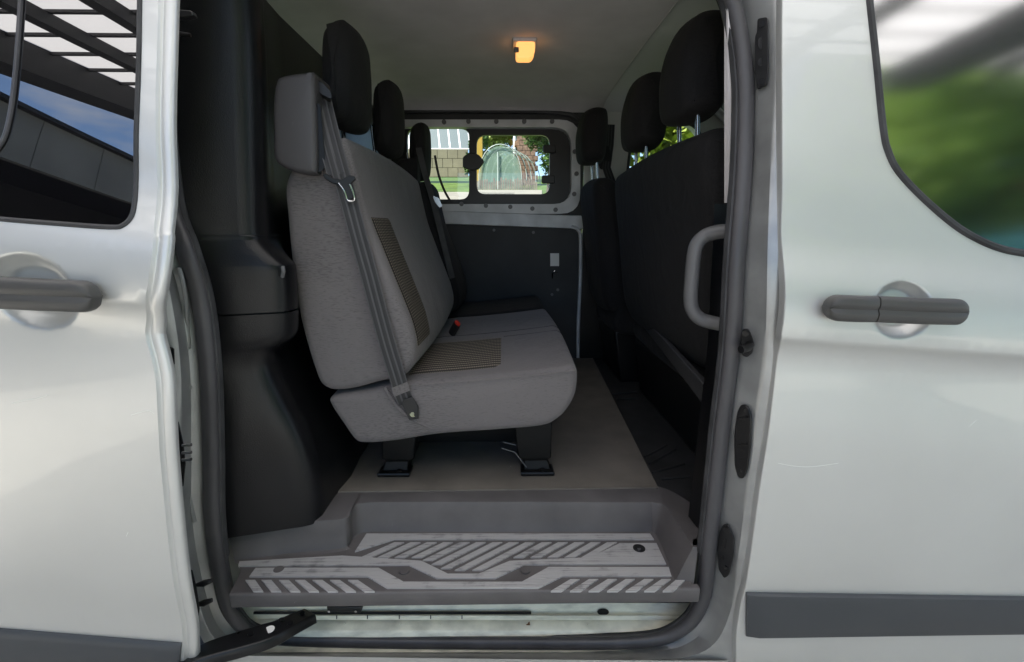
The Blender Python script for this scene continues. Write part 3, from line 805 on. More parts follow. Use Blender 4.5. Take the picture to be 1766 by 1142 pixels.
# ---- entrance step
ZT, ZF = 0.487, 0.570
def dn(pts, n): return catmull(pts, n)
bot = [atz(a, b, ZT) for a, b in [(404, 968), (500, 955), (585, 947), (603, 940), (611, 926), (632, 918.5), (700, 918), (900, 918), (1100, 918), (1126, 919), (1137, 934), (1152, 970), (1164, 1003)]]
top = [atz(a, b, ZF) for a, b in [(392, 908), (500, 900), (580, 896), (600, 890), (608, 876), (628, 867), (700, 865.5), (900, 865.5), (1095, 866), (1128, 866.5), (1148, 874), (1172, 908), (1195, 944)]]
B, T = catmull(bot, 8), catmull(top, 8)
cenp = Vector((0.0, 0.15, 0))
def mixr(t, dz=0.0, push=0.0):
    out = []
    for b, p in zip(B, T):
        q = b.lerp(p, t); d = (p - b); d.z = 0
        out.append(q + Vector((0, 0, dz)) + (d.normalized() * push if d.length > 1e-6 else Vector((0, 0, 0))))
    return out
fil = [mixr(0.0, 0, -.012), mixr(.03, .0, -.002), mixr(.10), mixr(.5), mixr(.90), mixr(.975, 0, .0015), [p + Vector((0, .006, 0)) for p in mixr(1.0, 0.0)], [Vector((p.x + .10 * e, p.y + (.34 - p.y) * (1 - e) + .03, ZF)) for p, e in ((p, max(0.0, min(1.0, (i - 76) / 14))) for i, p in enumerate(T))]]
step = part('step', loft(fil), M['step'])
xr, xl = atz(1196, 1003, ZT).x, atz(398, 1021, ZT).x
# tread slab and nose
tre = [(xl, .062), (xr - .012, .062), (xr - .004, .085), (bot[-1].x + .025, bot[-1].y + .02), (bot[-3].x + .04, bot[-3].y + .02), (bot[-4].x, bot[-4].y + .03), (bot[5].x, bot[5].y + .03), (bot[3].x, bot[3].y + .03), (bot[0].x - .004, bot[0].y + .02), (xl - .014, .13)]
part('tread_plate', slab([(x, y, ZT) for x, y in tre], (0, 0, -.012)), M['step'], step)
nose = []
for k in range(25):
    x = xl + (xr + .006 - xl) * k / 24
    nose.append([Vector((x, .072, ZT - .0006)), Vector((x, .0595, ZT)), Vector((x, .0565, ZT - .002)), Vector((x, .0555, ZT - .005)), Vector((x, .058, .452)), Vector((x, .062, .447)), Vector((x, .10, .447))])
part('step_nose', loft(nose), M['step'], step)
# right hand block beside the tread
blk = [T[-1], Vector((T[-1].x + .0, T[-1].y, .455)), Vector((T[-1].x + .05, T[-1].y + .03, .455)), Vector((T[-1].x + .05, T[-1].y + .03, ZF))]
part('step_block', slab([T[-1] + Vector((0, .001, 0)), Vector((B[-1].x, B[-1].y, ZT - .002)), Vector((T[-1].x + .003, T[-1].y - .012, ZT - .035)), Vector((T[-1].x + .012, T[-1].y, ZF))], (.012, .03, 0)), M['step'], step)
def tread(name, pts, h=.0035): return part(name, slab([atz(a, b, ZT + h) for a, b in pts], (0, 0, -h - .001)), M['tread'], step)
tread('tread_band', [(441, 979), (653, 979), (696, 1003), (900, 1003), (946, 977.6), (1153, 977.6), (1158, 993.5), (970, 993.5), (928, 1013.8), (668, 1013.8), (634, 994), (430, 994)])
tread('tread_band', [(413, 968), (590, 958), (727, 967), (772, 989), (826, 989), (879, 967), (1018, 961), (1069, 936.5), (1132, 936.5), (1149, 972.7), (904, 973.4), (854, 997), (753, 997), (705, 974), (411, 976)])
tread('tread_band', [(632, 920), (1121, 920), (1128, 930), (680, 930), (612, 951)])
for i in range(14):
    bx, yb = 622 + 29.3 * i, 961.0
    sl_ = 58 - i * 1.05
    if 4 <= i <= 8: yb = {4: 966, 5: 973, 6: 980, 7: 983, 8: 983}[i]
    f = (yb - 935) / 26.0
    tx = bx + sl_
    tread('tread_bar', [(tx - sl_ * f, yb), (tx - sl_ * f + 17, yb), (tx + 17, 935), (tx, 935)])
for tp, bt in ((423, 437), (451, 468), (481, 501), (509, 533), (539, 566), (569, 597), (600, 629)):
    tread('tread_bar', [(bt, 1019.5), (bt + 17, 1019.5), (tp + 17, 1000), (tp, 1000)])
for bt, tp in ((950, 984), (983, 1016), (1015, 1048), (1047, 1079), (1079, 1111), (1111, 1141), (1143, 1167)):
    tread('tread_bar', [(bt, 1019), (bt + 18, 1019), (tp + 16, 998.5), (tp, 998.5)])
for a, b in ((697, 986), (906, 985), (481, 984)): part('boss', disc(atz(a, b, ZT), (0, 0, 1), .012, .004, 20), M['step'], step)
ts = part('tread_screw', disc(atz(1102, 948, ZT), (0, 0, 1), .0155, .005, 20), M['black_part'], step)
part('screw_centre', disc(atz(1102, 948, ZT + .005), (0, 0, 1), .005, .002, 12), M['steel'], step)

part('sill_end_panel', slab([(-.72, .10, .38), (-.69, .30, .38), (-.69, .30, .66), (-.72, .10, .66)], (-.01, 0, 0)), M['silver_in'])
part('sill_end_panel', slab([(.47, .12, .38), (.47, .30, .38), (.47, .30, .56), (.47, .12, .56)], (.01, 0, 0)), M['trim_black'])
part('sill_back_panel', slab([(-.72, .24, .36), (.5, .24, .36), (.5, .24, .475), (-.72, .24, .475)], (0, .01, 0)), M['sill'])

# ---- floor
part('cabin_floor', slab([(-0.66, .335, ZF + .004), (.432, .345, ZF + .004), (.505, 1.76, ZF + .004), (-0.66, 1.76, ZF + .004)], (0, 0, -.03)), M['floor'])
part('cab_floor', slab([(.49, .22, ZF - .004), (.50, .12, ZF - .004), (1.55, .12, ZF - .004), (1.55, 1.76, ZF - .004), (.43, 1.76, ZF - .004), (.425, .345, ZF - .004)], (0, 0, -.03)), M['floor_black'])
for (a, b), (c, d) in (((1056, 679), (1100, 676)), ((1064, 689), (1098, 687)), ((1120, 800), (1165, 775)), ((1112, 788), (1150, 768)), ((1125, 815), (1180, 800)), ((1140, 826), (1190, 822))):
    p, q = atz(a, b, ZF - .001), atz(c, d, ZF - .001)
    part('floor_rib', cyl(p, q, .0035, 8), M['floor_black'])

# ---- moulded black bulkhead behind the rear seats
rows_ = [(-110, 425), (0, 428), (60, 432), (250, 437), (388, 441), (408, 444), (420, 451), (452, 484), (463, 491), (480, 493), (538, 496),
         (541, 496), (580, 494), (596, 482), (608, 467), (625, 461), (645, 465), (690, 486), (740, 512), (800, 534), (850, 544), (905, 549)]
RY = 0.2
def bulk(rs):
    ctrl = [at(x, y, RY) for y, x in rs]
    cs = catmull(ctrl, 5) if len(ctrl) > 2 else ctrl
    rails = []
    for p in cs:
        X, z = p.x, p.z
        xb = -0.60 if z > 1.0 else max(-0.60, -0.60 + (1.0 - z) / 0.35 * 0.14)
        xb = min(xb, -.465)
        w = max(0.0, min(1.0, (X - xb) / .14))
        far = max(.33, .33)
        rails.append([Vector((-.80, .15, z)), Vector((-.72, .125, z)), Vector((-.66, .150, z)), Vector((X - .060, RY - .014, z)), Vector((X - .036, RY - .008, z)), Vector((X - .018, RY + .000, z)), Vector((X - .006, RY + .012, z)), Vector((X + .000, RY + .030, z)),
                      Vector((X + .000, RY + .060, z)), Vector((X * .7 + xb * .3, RY + .12, z)), Vector((xb + .01, .42, z)), Vector((xb, .55, z)), Vector((xb, 1.2, z)), Vector((xb, 1.80, z))])
    return loft(rails)
part('upper_bulkhead', bulk(rows_[:11]), M['trim_black'])
part('lower_bulkhead', bulk(rows_[11:]), M['trim_black'])
jt = []
for y in (500, 520, 540, 560, 580):
    p = at(496, y, RY); X, z = p.x, p.z
    jt.append([Vector((-.79, .18, z)), Vector((-.72, .16, z)), Vector((-.66, .175, z)), Vector((X - .045, RY + .018, z)), Vector((X - .022, RY + .03, z)), Vector((X - .02, RY + .05, z)), Vector((-.615, .43, z)), Vector((-.62, .56, z)), Vector((-.62, 1.8, z))])
part('bulkhead_joint', loft(jt), M['black_part'])

hk = part('trim_clip', tube([at(488, 460, .198), at(489, 468, .192), at(487, 478, .196)], .004, 8), M['grey_plastic'])
# ---- roof rail over the side opening
rr_ = []
for k in range(13):
    x = -.80 + 2.05 * k / 12
    rr_.append([Vector((x, .20, 1.86)), Vector((x, .185, 1.815)), Vector((x, .165, 1.80)), Vector((x, S(x, 1.80) + .016, 1.805)), Vector((x, S(x, 1.82) + .012, 1.822)), Vector((x, S(x, 1.88) + .010, 1.88)), Vector((x, .175, 1.945)), Vector((x, .25, 1.992))])
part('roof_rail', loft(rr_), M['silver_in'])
# ---- headlining, roof
def head(x0, x1, nx, prof): return loft([[Vector((x0 + (x1 - x0) * k / nx, y, z)) for y, z in prof] for k in range(nx + 1)])
prof_in = [(.15, 1.80), (.19, 1.86), (.26, 1.905), (.40, 1.93), (.7, 1.94), (1.0, 1.943), (1.3, 1.94), (1.55, 1.932), (1.68, 1.922), (1.76, 1.905), (1.79, 1.893)]
part('rear_headlining', head(-.80, .507, 4, prof_in), M['headliner'])
part('cab_headlining', head(.505, 1.3, 4, [(y, z + .012 if .3 < y < 1.72 else z + .003) for y, z in prof_in]), M['headliner_lit'])
part('headlining_edge', tube([(.507, y, z + .003) for y, z in prof_in[2:-1]], .004, 8), M['headliner'])
part('roof', loft([[Vector((x, y, z)) for y, z in [(.16, 1.93), (.24, 1.99), (.5, 2.02), (1.0, 2.035), (1.5, 2.02), (1.76, 1.99), (1.86, 1.93)]] for x in (-2.9, -1, .5, 1.05)]), M['silver'])
rp = part('rear_wall', slab([(-2.9, .1, .3), (-2.9, 1.88, .3), (-2.9, 1.88, 2.0), (-2.9, .1, 2.0)], (.02, 0, 0)), M['silver'])
# dome lamp, lit
lp = at(905, 76, .99)
lb = part('dome_lamp', slab([(lp.x - .044, lp.y - .04, 1.944), (lp.x + .040, lp.y - .04, 1.944), (lp.x + .040, lp.y + .05, 1.944), (lp.x - .044, lp.y + .05, 1.944)], (0, 0, -.012)), M['headliner'], bevel=.004)
part('lamp_lens', slab(rounded([Vector((lp.x - .032, lp.y - .034, 1.933)), Vector((lp.x + .036, lp.y - .034, 1.933)), Vector((lp.x + .034, lp.y - .034, 1.897)), Vector((lp.x + .022, lp.y - .034, 1.880)), Vector((lp.x - .032, lp.y - .034, 1.880))], .012, 4), (0, .065, .004)), M['lamp'], lb, bevel=.004)
part('lamp_switch', boxvf((lp.x - .031, lp.y - .038, 1.904), (.018, .012, .016)), M['grey_plastic'], lb, bevel=.003)

# ---- far side of the body, seen from inside
FY = 1.80
def fw(px, py, Y=FY): p = at(px, py, Y); return (p.x, p.z)
def rrect(x0, y0, x1, y1, r, Y=FY, n=5): return rounded([fw(x0, y0, Y), fw(x1, y0, Y), fw(x1, y1, Y), fw(x0, y1, Y)], r, n)
wx0 = fw(560, 205)[0]
o1 = rrect(590, 206, 1001, 369, .11)
V, F = skin([(-.62, .5), fw(1003, 400)[0:1] + (.5,), (fw(1003, 400)[0], 1.925), (-.62, 1.925)], [o1], lambda x, z: FY, step=.08)
ww = obj('far_wall', V, F, M['trim_dark'], van, recalc=False); weld(ww)
# cove lip above the window
part('window_gasket', tube([at(a, b, FY - .012) for a, b in [(560, 192), (790, 192), (940, 193), (985, 198), (1004, 212), (1009, 240)]], .012, 10), M['rubber'], ww)
# flange: silver frame round the window
i1 = rrect(604, 219, 986, 352, .10)
V, F = skin(o1, [i1], lambda x, z: FY + .004, step=.05, hole_rim=[(-.0, .004), (0, .05)])
fl = obj('window_flange', V, F, M['silver_dull'], ww, recalc=False); weld(fl)
for a, b in [(766, 211), (808, 210), (856, 210), (904, 210), (952, 210), (991, 262), (994, 300), (990, 335), (796, 352), (838, 355), (880, 357), (918, 360), (958, 362)]:
    p = at(a, b, FY + .004); part('flange_bolt', disc(p, (0, -1, 0), .012, .010, 14), M['grey_plastic'], ww)
# black sliding-window unit with two panes
WY = 1.86
pl_, pr_ = rrect(702, 221, 809, 344, .05, WY), rrect(822, 233, 948, 335, .05, WY)
V, F = skin(rrect(585, 203, 1001, 370, .10, WY), [pl_, pr_], lambda x, z: WY, step=.05, hole_rim=[(0, .004), (0, .03)])
wf = obj('window_frame', V, F, M['black_part'], ww, recalc=False); weld(wf)
for pz in (pl_, pr_):
    V, F = skin(inset(pz, -.004), [], lambda x, z: WY + .015, step=.1); obj('window_pane', V, F, M['glass'], ww, recalc=False)
part('window_catch', slab(rounded([at(a, b, WY) for a, b in [(799, 272), (812, 264), (826, 268), (836, 280), (826, 293), (812, 295), (799, 290)]], .01, 3), (0, -.03, 0)), M['black_part'], ww, bevel=.004)
for a, b, w in ((936, 251, 22), (934, 303, 22)):
    part('finger_grip', slab(rounded([at(a, b, WY), at(a + w, b, WY), at(a + w, b + 14, WY), at(a, b + 14, WY)], .01, 3), (0, -.02, 0)), M['black_part'], ww, bevel=.003)
# pressed beam, lower board and rear edge of the far pillar
bm_ = [at(540, 356, FY - .01), at(1003, 372, FY - .01), at(1008, 395, FY - .015), at(540, 378, FY - .015)]
part('waist_beam', slab(bm_, (0, .03, 0)), M['silver_dull'], ww, bevel=.004)
part('pillar_edge', tube(catmull([at(a, b, FY - .016) for a, b in [(985, 391), (996, 396), (1001, 410), (1001, 470), (999, 520), (997, 572), (997, 640)]], 5), .010, 8), M['silver_dull'], ww)
brd = part('lower_board', slab(rounded([at(600, 384, FY - .006), at(985, 396, FY - .006), at(995, 410, FY - .006), at(992, 660, FY - .006), at(600, 660, FY - .006)], .03, 4), (0, .004, 0)), M['trim_dark'], ww, bevel=.001)
part('information_sticker', slab([at(949, 437, FY - .008), at(964, 437, FY - .008), at(964, 459, FY - .008), at(949, 459, FY - .008)], (0, -.001, 0)), M['white'], ww)
part('hook', tube(catmull([at(953, 480, FY - .01), at(953, 472, FY - .02), at(957, 467, FY - .025), at(961, 471, FY - .02)], 4), .004, 8), M['steel'], ww)
for a, b in ((852, 397), (920, 401), (952, 508), (962, 500)): part('board_clip', disc(at(a, b, FY - .007), (0, -1, 0), .008, .004, 12), M['grey_plastic'], ww)
# coat-hook boss on the cove
bs_ = [at(858, 189, 1.76), at(878, 158, 1.70), at(884, 153, 1.70), at(910, 153, 1.70), at(918, 158, 1.70), at(936, 189, 1.76)]
cb = part('cove_boss', slab(bs_, (0, .03, .02)), M['headliner'], bevel=.006)
part('cove_screw', disc(at(894, 174, 1.725), (0, -1, -.3), .010, .006, 12), M['black_part'], cb)
part('cove_screw', tube([at(886, 178, 1.735), at(893, 172, 1.72), at(899, 178, 1.735)], .004, 8), M['grey_plastic'], cb)
part('lower_pillar_trim', slab([(.43, 1.782, .56), (.95, 1.782, .56), (.95, 1.782, 1.30), (.43, 1.782, 1.30)], (0, .006, 0)), M['trim_black'])
# pale trim of the far pillar and the cab beyond, with the driver's door window
pxw = .625
win_far = [(.650, 1.42), (1.20, 1.42), (1.10, 1.70), (1.00, 1.84), (.68, 1.86)]
V, F = skin([(fw(1003, 400)[0], .5), (1.6, .5), (1.6, 1.3), (1.25, 1.935), (fw(1003, 400)[0], 1.935)], [rounded(win_far, .05, 4)], lambda x, z: 1.792, step=.1, hole_rim=[(0, .01), (.0, .07)])
pw = obj('far_pillar_trim', V, F, M['pillar_trim'], van, recalc=False); weld(pw)
V, F = skin(inset(rounded(win_far, .05, 4), -.01), [], lambda x, z: 1.85, step=.2); obj('window_pane', V, F, M['glass'], pw, recalc=False)
lw = [Vector((x, 1.79, z)) for x, z in rounded(win_far, .05, 4)]
part('window_seal', tube(lw + lw[:2], .008, 8, caps=False), M['rubber'], pw)
part('pillar_seam', tube([at(1032, 150, 1.782), at(1030, 185, 1.785)], .003, 6), M['rubber'], pw)
part('belt_guide', slab(rounded([at(a, b, 1.77) for a, b in [(1035, 252), (1050, 250), (1054, 262), (1056, 276), (1050, 292), (1036, 292), (1030, 276), (1034, 264)]], .01, 3), (0, .02, 0)), M['black_part'], pw, bevel=.004)
v, f, uv = ribbon([at(1053, 215, 1.782), at(1051, 250, 1.775), at(1046, 290, 1.77), at(1062, 335, 1.74), at(1090, 400, 1.70)], .045, (1, 0, 0)); obj('belt', v, f, M['belt'], pw, uvs=uv)
M['screen_glass'] = clear_glass('tinted_screen', (.38, .43, .41))  # deep tint added to cut the cab light falling on the bench front
# front of the cab: dashboard, screen pillars and windscreen
part('dashboard', slab([(1.30, .12, .5), (1.30, .12, 1.18), (1.36, .12, 1.30), (1.75, .12, 1.34), (1.75, .12, .5)], (0, 1.68, 0)), M['trim_black'], bevel=.03)
part('windscreen', slab([(1.78, .16, 1.32), (1.78, 1.76, 1.32), (1.03, 1.72, 1.97), (1.03, .20, 1.97)], (.004, 0, .004)), M['screen_glass'])
for yy in (.14, 1.76): part('screen_pillar', tube([(1.80, yy, 1.30), (1.4, yy, 1.68), (1.02, yy, 1.98)], .032, 10), M['silver'])
# near post trim inside the cab, behind the door opening: pale above, black below
part('upper_post_trim', loft([[Vector(p) for p in (at(1249, y, .185), at(1255, y, .175), at(1264, y, .170))] for y in (-80, 0, 100, 200, 300, 350)]), M['headliner'])
part('lower_post_trim', loft([[Vector(p) for p in (at(x - 30, y, .21), at(x - 14, y, .165), at(x + 8, y, .12))] for x, y in ((1262, 352), (1258, 450), (1250, 600), (1234, 741), (1216, 900), (1205, 1000))]), M['trim_black'])
part('near_post_panel', slab([(.50, .13, .55), (.70, .13, .55), (.70, .13, 1.30), (.62, .2, 1.9), (.50, .2, 1.9)], (0, .01, 0)), M['trim_black'])
part('door_lining', slab([(.60, .10, .5), (1.5, .10, .5), (1.5, .10, 1.32), (.60, .10, 1.32)], (0, .03, 0)), M['trim_black'])
# grab handle
gh = catmull([at(1258, 399, .15), at(1240, 400, .165), at(1218, 406, .18), at(1203, 420, .185), at(1197, 440, .185), at(1193, 480, .185), at(1191, 515, .185), at(1195, 536, .185), at(1208, 550, .18), at(1226, 556, .17), at(1246, 560, .15)], 5)
part('grab_handle', tube(gh, .0155, 14, r2=.0165), M['grey_plastic'])

# ---- front wings, bonnet and bumper
arch_ = [(2.0 - .41 * math.cos(t), .337 + .41 * math.sin(t)) for t in [math.pi * k / 14 for k in range(15)]]
wing = [(1.43, .26), (1.58, .26)] + arch_[1:-1] + [(2.42, .30), (2.62, .40), (2.66, .75), (2.60, 1.02), (2.2, 1.17), (1.80, 1.28), (1.43, 1.31)]
for side in (0, 1):
    V, F = skin(wing, [], (lambda x, z: S(x, min(z, 1.2)) + .25 * max(0, x - 2.2) ** 1.5) if side == 0 else (lambda x, z: 1.90 - S(x, min(z, 1.2)) - .25 * max(0, x - 2.2) ** 1.5), step=.07)
    w_ = obj('front_wing', V, F, M['silver'], van, recalc=False); weld(w_)
part('bonnet', loft([[Vector((x, y, z - .25 * abs(y - .95) ** 3)) for y in (.06, .3, .6, .95, 1.3, 1.6, 1.84)] for x, z in ((1.74, 1.34), (1.95, 1.29), (2.3, 1.20), (2.55, 1.08), (2.66, .95), (2.70, .75), (2.70, .25))]), M['silver'])
# ---- underbody and wheels
part('underbody', slab([(-2.9, .12, .16), (1.9, .12, .16), (1.9, 1.8, .16), (-2.9, 1.8, .16)], (0, 0, .06)), M['black_part'])
def wheel(x, y, s):
    prof = [(.20, .10), (.235, .105), (.30, .10), (.325, .085), (.335, .06), (.337, 0), (.335, -.06), (.325, -.085), (.30, -.10), (.235, -.105), (.20, -.10)]
    rings = [[Vector((x + r * math.cos(t), y + w, .337 + r * math.sin(t))) for r, w in prof] for t in [2 * math.pi * k / 40 for k in range(41)]]
    w_ = part('wheel', loft(rings), M['rubber'])
    pr2 = [(.0, .03 * s), (.05, .04 * s), (.08, .02 * s), (.15, .05 * s), (.19, .09 * s), (.205, .10 * s)]
    rings = [[Vector((x + r * math.cos(t), y - w, .337 + r * math.sin(t))) for r, w in pr2] for t in [2 * math.pi * k / 40 for k in range(41)]]
    part('rim', loft(rings), M['silver_dull'], w_)
for x, y, s in ((2.0, .18, 1), (2.0, 1.72, -1), (-2.3, .24, 1), (-2.3, 1.66, -1)): wheel(x, y, s)

# ================================================================== seats
def patch_obj(name, info, i0, i1, ya, yb, m, parent, off=.002, swap=False):
    v, f, uv = patch(info, i0, i1, ya, yb, off)
    return obj(name, v, f, m, parent, uvs=uv)
def nearest(info, pt):
    pr = info[0]; return min(range(len(pr)), key=lambda i: (pr[i] - Vector(pt)).length)
def xz(px, py, Y): p = at(px, py, Y); return (p.x, p.z)
def softpart(name, prof, y0, y1, r, m, parent, **kw):
    v, f, info = soft(prof, y0, y1, r, **kw); return obj(name, v, f, m, parent), info
def posts(parent, x, z0, z1, yc, lean=0.0, gap=.06):
    for s in (-1, 1): obj('headrest_post', *cyl((x, yc + s * gap, z0), (x + lean, yc + s * gap, z1), .006, 10), M['steel'], parent)

M['brass'] = mat('zinc_bolt', (.42, .36, .20), rough=.35, metal=1.0)
# ---- rear double bench
NY = 0.31
rear = thing('double_bench_seat', 'grey cloth double bench seat with striped inserts and lap belt inside the open side door', 'bench seat', (-.17, .79, ZF + .004))
bp_px = [(528, 262), (560, 243), (583, 236), (598, 243), (613, 300), (632, 371), (653, 425), (675, 479), (694, 525), (708, 562), (716, 600), (711, 632), (692, 652), (655, 660), (610, 672), (575, 675), (556, 668), (545, 652), (528, 600), (513, 540), (501, 460), (493, 380), (491, 310)]
bprof = [xz(a, b, NY) for a, b in bp_px]
back, binfo = softpart('backrest', bprof, NY, 1.275, .022, M['cloth'], rear, puff=.012, cap=.004, mid=16)
ia, ib = nearest(binfo, xz(633, 374, NY)), nearest(binfo, xz(715, 604, NY))
patch_obj('back_insert', binfo, min(ia, ib), max(ia, ib), .335, .515, M['insert_back'], back)
# piping seam on the side face of the backrest
seam = [at(a, b, NY - .002) for a, b in [(615, 380), (628, 430), (643, 481), (662, 535), (678, 585), (690, 630)]]
obj('stitched_seam', *tube(catmull(seam, 6), .0018, 6), M['cloth'], back)
cp_px = [(566, 690), (585, 682), (640, 674), (705, 660), (800, 652), (900, 642), (965, 634), (988, 632), (997, 645), (994, 680), (980, 708), (962, 726), (935, 738), (860, 745), (760, 752), (680, 764), (630, 768), (610, 762), (590, 735), (570, 705)]
cprof = [xz(a, b, NY) for a, b in cp_px]
cush, cinfo = softpart('seat_cushion', cprof, NY, 1.275, .024, M['cloth'], rear, puff=.010, cap=.005, mid=16)
ia, ib = nearest(cinfo, xz(690, 663, NY)), nearest(cinfo, xz(862, 646, NY))
patch_obj('seat_insert', cinfo, min(ia, ib), max(ia, ib), .365, .72, M['insert_seat'], cush)
seam = [at(a, b, NY - .0045) for a, b in [(700, 664), (760, 660), (860, 652), (940, 645), (992, 638)]]
obj('stitched_seam', *tube(catmull(seam, 6), .0015, 6), M['cloth'], cush)
fold = [at(a, b, NY + d) for a, b, d in [(664, 668, -.003), (676, 688, -.005), (692, 708, -.005), (712, 722, -.004), (735, 734, .002), (760, 742, .008)]]
obj('cover_fold', *tube(catmull(fold, 6), .0055, 8), M['cloth'], cush)
def seam_on(parent, info, ia, ib, y, r=.0016, m='rubber'):
    pr, nor, a, b, puff = info; n = len(pr); t = min(1, max(0, (y - a) / (b - a))); o = puff * math.sin(math.pi * t) + .0004
    pts = [Vector(((pr[i % n] + nor[i % n] * o).x, y, (pr[i % n] + nor[i % n] * o).y)) for i in range(min(ia, ib), max(ia, ib) + 1)]
    obj('stitched_seam', *tube(pts, r, 6), M[m], parent)
c0i, c1i = nearest(cinfo, xz(862, 646, NY)), nearest(cinfo, xz(994, 680, NY))
seam_on(cush, cinfo, c0i, c1i, .72, .0010)
seam_on(cush, cinfo, nearest(cinfo, xz(690, 663, NY)), c1i, .80, .0012)
# headrests
h_px = [(547, 60), (556, 36), (575, 24), (592, 30), (598, 80), (600, 130), (598, 180), (588, 200), (565, 203), (552, 190), (547, 130)]
HY = .425
hprof = [xz(a, b, HY) for a, b in h_px]
def headrest(parent, prof, y0, y1, post_x, zb, m):
    hr_, _ = softpart('headrest', prof, y0, y1, .045, m, parent, puff=.008, cap=.006, mid=6)
    for s in (-1, 1): obj('headrest_post', *cyl((post_x, (y0 + y1) / 2 + s * .065, zb), (post_x - .012, (y0 + y1) / 2 + s * .065, zb + .16), .006, 10), M['steel'], hr_)
    return hr_
hx = at(603, 225, .60).x
for yc in (.555, 1.035): headrest(rear, hprof, yc - .13, yc + .13, hx - .02, 1.50, M['hr_black'])
# belt retractor housing on the shoulder of the backrest
hb_px = [(470, 240), (469, 180), (474, 142), (486, 130), (530, 124), (540, 130), (543, 200), (545, 285), (538, 300), (505, 296), (480, 284), (471, 268)]
hbp = [xz(a, b, .27) for a, b in hb_px]
M['housing'] = bump(mat('grey_housing_plastic', (0.060, 0.056, 0.058), rough=0.5), 600, .3, .0005)
hs, _ = softpart('belt_housing', hbp, .27, .385, .012, M['housing'], rear, cap=.001, sub=4)
obj('belt_slot', *slab(rounded([at(a, b, .30) for a, b in [(541, 134), (556, 142), (571, 158), (573, 172), (556, 164), (541, 152)]], .006, 3), (-.03, .07, 0)), M['black_part'], hs, bevel=.002)
obj('housing_panel', *slab(rounded([at(a, b, .285) for a, b in [(541, 175), (553, 180), (562, 285), (556, 296), (545, 299), (542, 280)]], .006, 3), (-.03, .07, 0)), M['trim_black'], hs, bevel=.002)
# three-point belt lying over the near side
bpth = [at(a, b, Y) for a, b, Y in [(553, 158, .335), (560, 190, .318), (575, 250, .302), (590, 305, .290), (604, 355, .287), (620, 415, .284), (638, 480, .283), (655, 545, .283), (670, 600, .284), (684, 645, .286), (694, 678, .293), (700, 694, .302)]]
v, f, uv = ribbon(catmull(bpth, 5), .041, (1, .55, .12), .0014); belt = obj('seat_belt', v, f, M['belt'], rear, uvs=uv)
bp2 = [p + Vector((-.012, -.004, .004)) for p in bpth[:4]]
v, f, uv = ribbon(catmull(bp2, 5), .040, (1, .35, .2), .0012); obj('belt_return', v, f, M['belt'], belt, uvs=uv)
st = [bpth[9].lerp(bpth[10], t) + Vector((0, -.003, 0)) for t in (.55, .8, 1.0)]
v, f, uv = ribbon(st, .043, (1, .55, .12), .0012); obj('belt_stitching', v, f, M['cloth'], belt, uvs=uv)
tg = [at(a, b, .280) for a, b in [(558, 303), (563, 300), (576, 309), (590, 311), (604, 303), (613, 305), (615, 310), (606, 318), (611, 343), (602, 347), (594, 328), (588, 321), (574, 317), (562, 310)]]
lt = obj('latch_plate', *slab(tg, (0.0, -.006, .001)), M['black_metal'], belt, bevel=.0015)
ring = [at(a, b, .276) for a, b in [(584, 316), (594, 330), (600, 346), (611, 345), (609, 332), (603, 318)]]
obj('latch_tongue', *tube(catmull(ring, 4), .0026, 8), M['steel'], belt)
obj('anchor_bolt', *join(cyl(at(712, 714, .300), at(712, 714, .296), .008, 12), cyl(at(712, 714, .297), at(711, 714, .292), .005, 6)), M['brass'], belt)
obj('belt_anchor', *slab([at(a, b, .299) for a, b in [(690, 690), (712, 684), (722, 700), (722, 722), (706, 724)]], (0, -.004, 0)), M['black_part'], belt, bevel=.002)
# buckles between the two places
def buckle(parent, p, up):
    a = Vector(p); b = a + Vector(up)
    bk = obj('buckle', *tube([a, a.lerp(b, .5), b], .016, 10, r2=.011), M['black_part'], parent)
    e = b + (b - a).normalized() * .002
    obj('release_button', *tube([b - (b - a).normalized() * .004, b + (b - a).normalized() * .006], .013, 10, r2=.008), M['red'], parent)
bz = at(785, 556, .80)
buckle(cush, bz + Vector((-.015, .02, -.045)), (.022, -.02, .04))
buckle(cush, at(925, 556, 1.0) + Vector((-.01, .02, -.06)), (.01, -.02, .03))
tgp = at(727, 549, .62)
obj('fixing_tag', *slab([at(a, b, .60) for a, b in [(720, 545), (732, 542), (734, 552), (722, 555)]], (.002, .004, 0)), M['white'], back)
# pedestals
def pedestal(parent, px0, px1, py_foot, Y, lean):
    """pressed bracket: thick foot plate with turned-up rim, a tapering channel rising to the cushion"""
    a, b = at(px0, py_foot, Y), at(px1, py_foot, Y); zf = ZF + .0045
    xm, w = (a.x + b.x) / 2, (b.x - a.x)
    def sec(z, y0, y1, k, dx): return [Vector((xm + dx - w * k, y0, z)), Vector((xm + dx + w * k, y0, z)), Vector((xm + dx + w * k, y1, z)), Vector((xm + dx - w * k, y1, z))]
    col = loft([sec(zf + .008, Y + .004, Y + .075, .40, 0), sec(zf + .035, Y + .014, Y + .075, .36, lean * .3), sec(zf + .045, Y + .010, Y + .085, .50, lean * .6), sec(zf + .155, Y + .016, Y + .09, .56, lean)], closed_u=True, caps=True)
    ft = obj('leg', *join(boxvf((xm, Y + .04, zf + .004), (w * .8, .07, .006)), col), M['leg_black'], parent, bevel=.003)
    obj('foot_plate', *boxvf((xm, Y + .01, zf + .005), (w, .06, .010)), M['black_metal'], ft, bevel=.003)
    obj('foot_rim', *tube([(xm - w * .5, Y - .018, zf + .010), (xm + w * .5, Y - .018, zf + .010)], .0035, 8), M['black_metal'], ft)
    obj('foot_bolt', *disc((xm + w * .15, Y - .006, zf + .010), (0, 0, 1), .009, .006, 6), M['black_metal'], ft)
    return ft
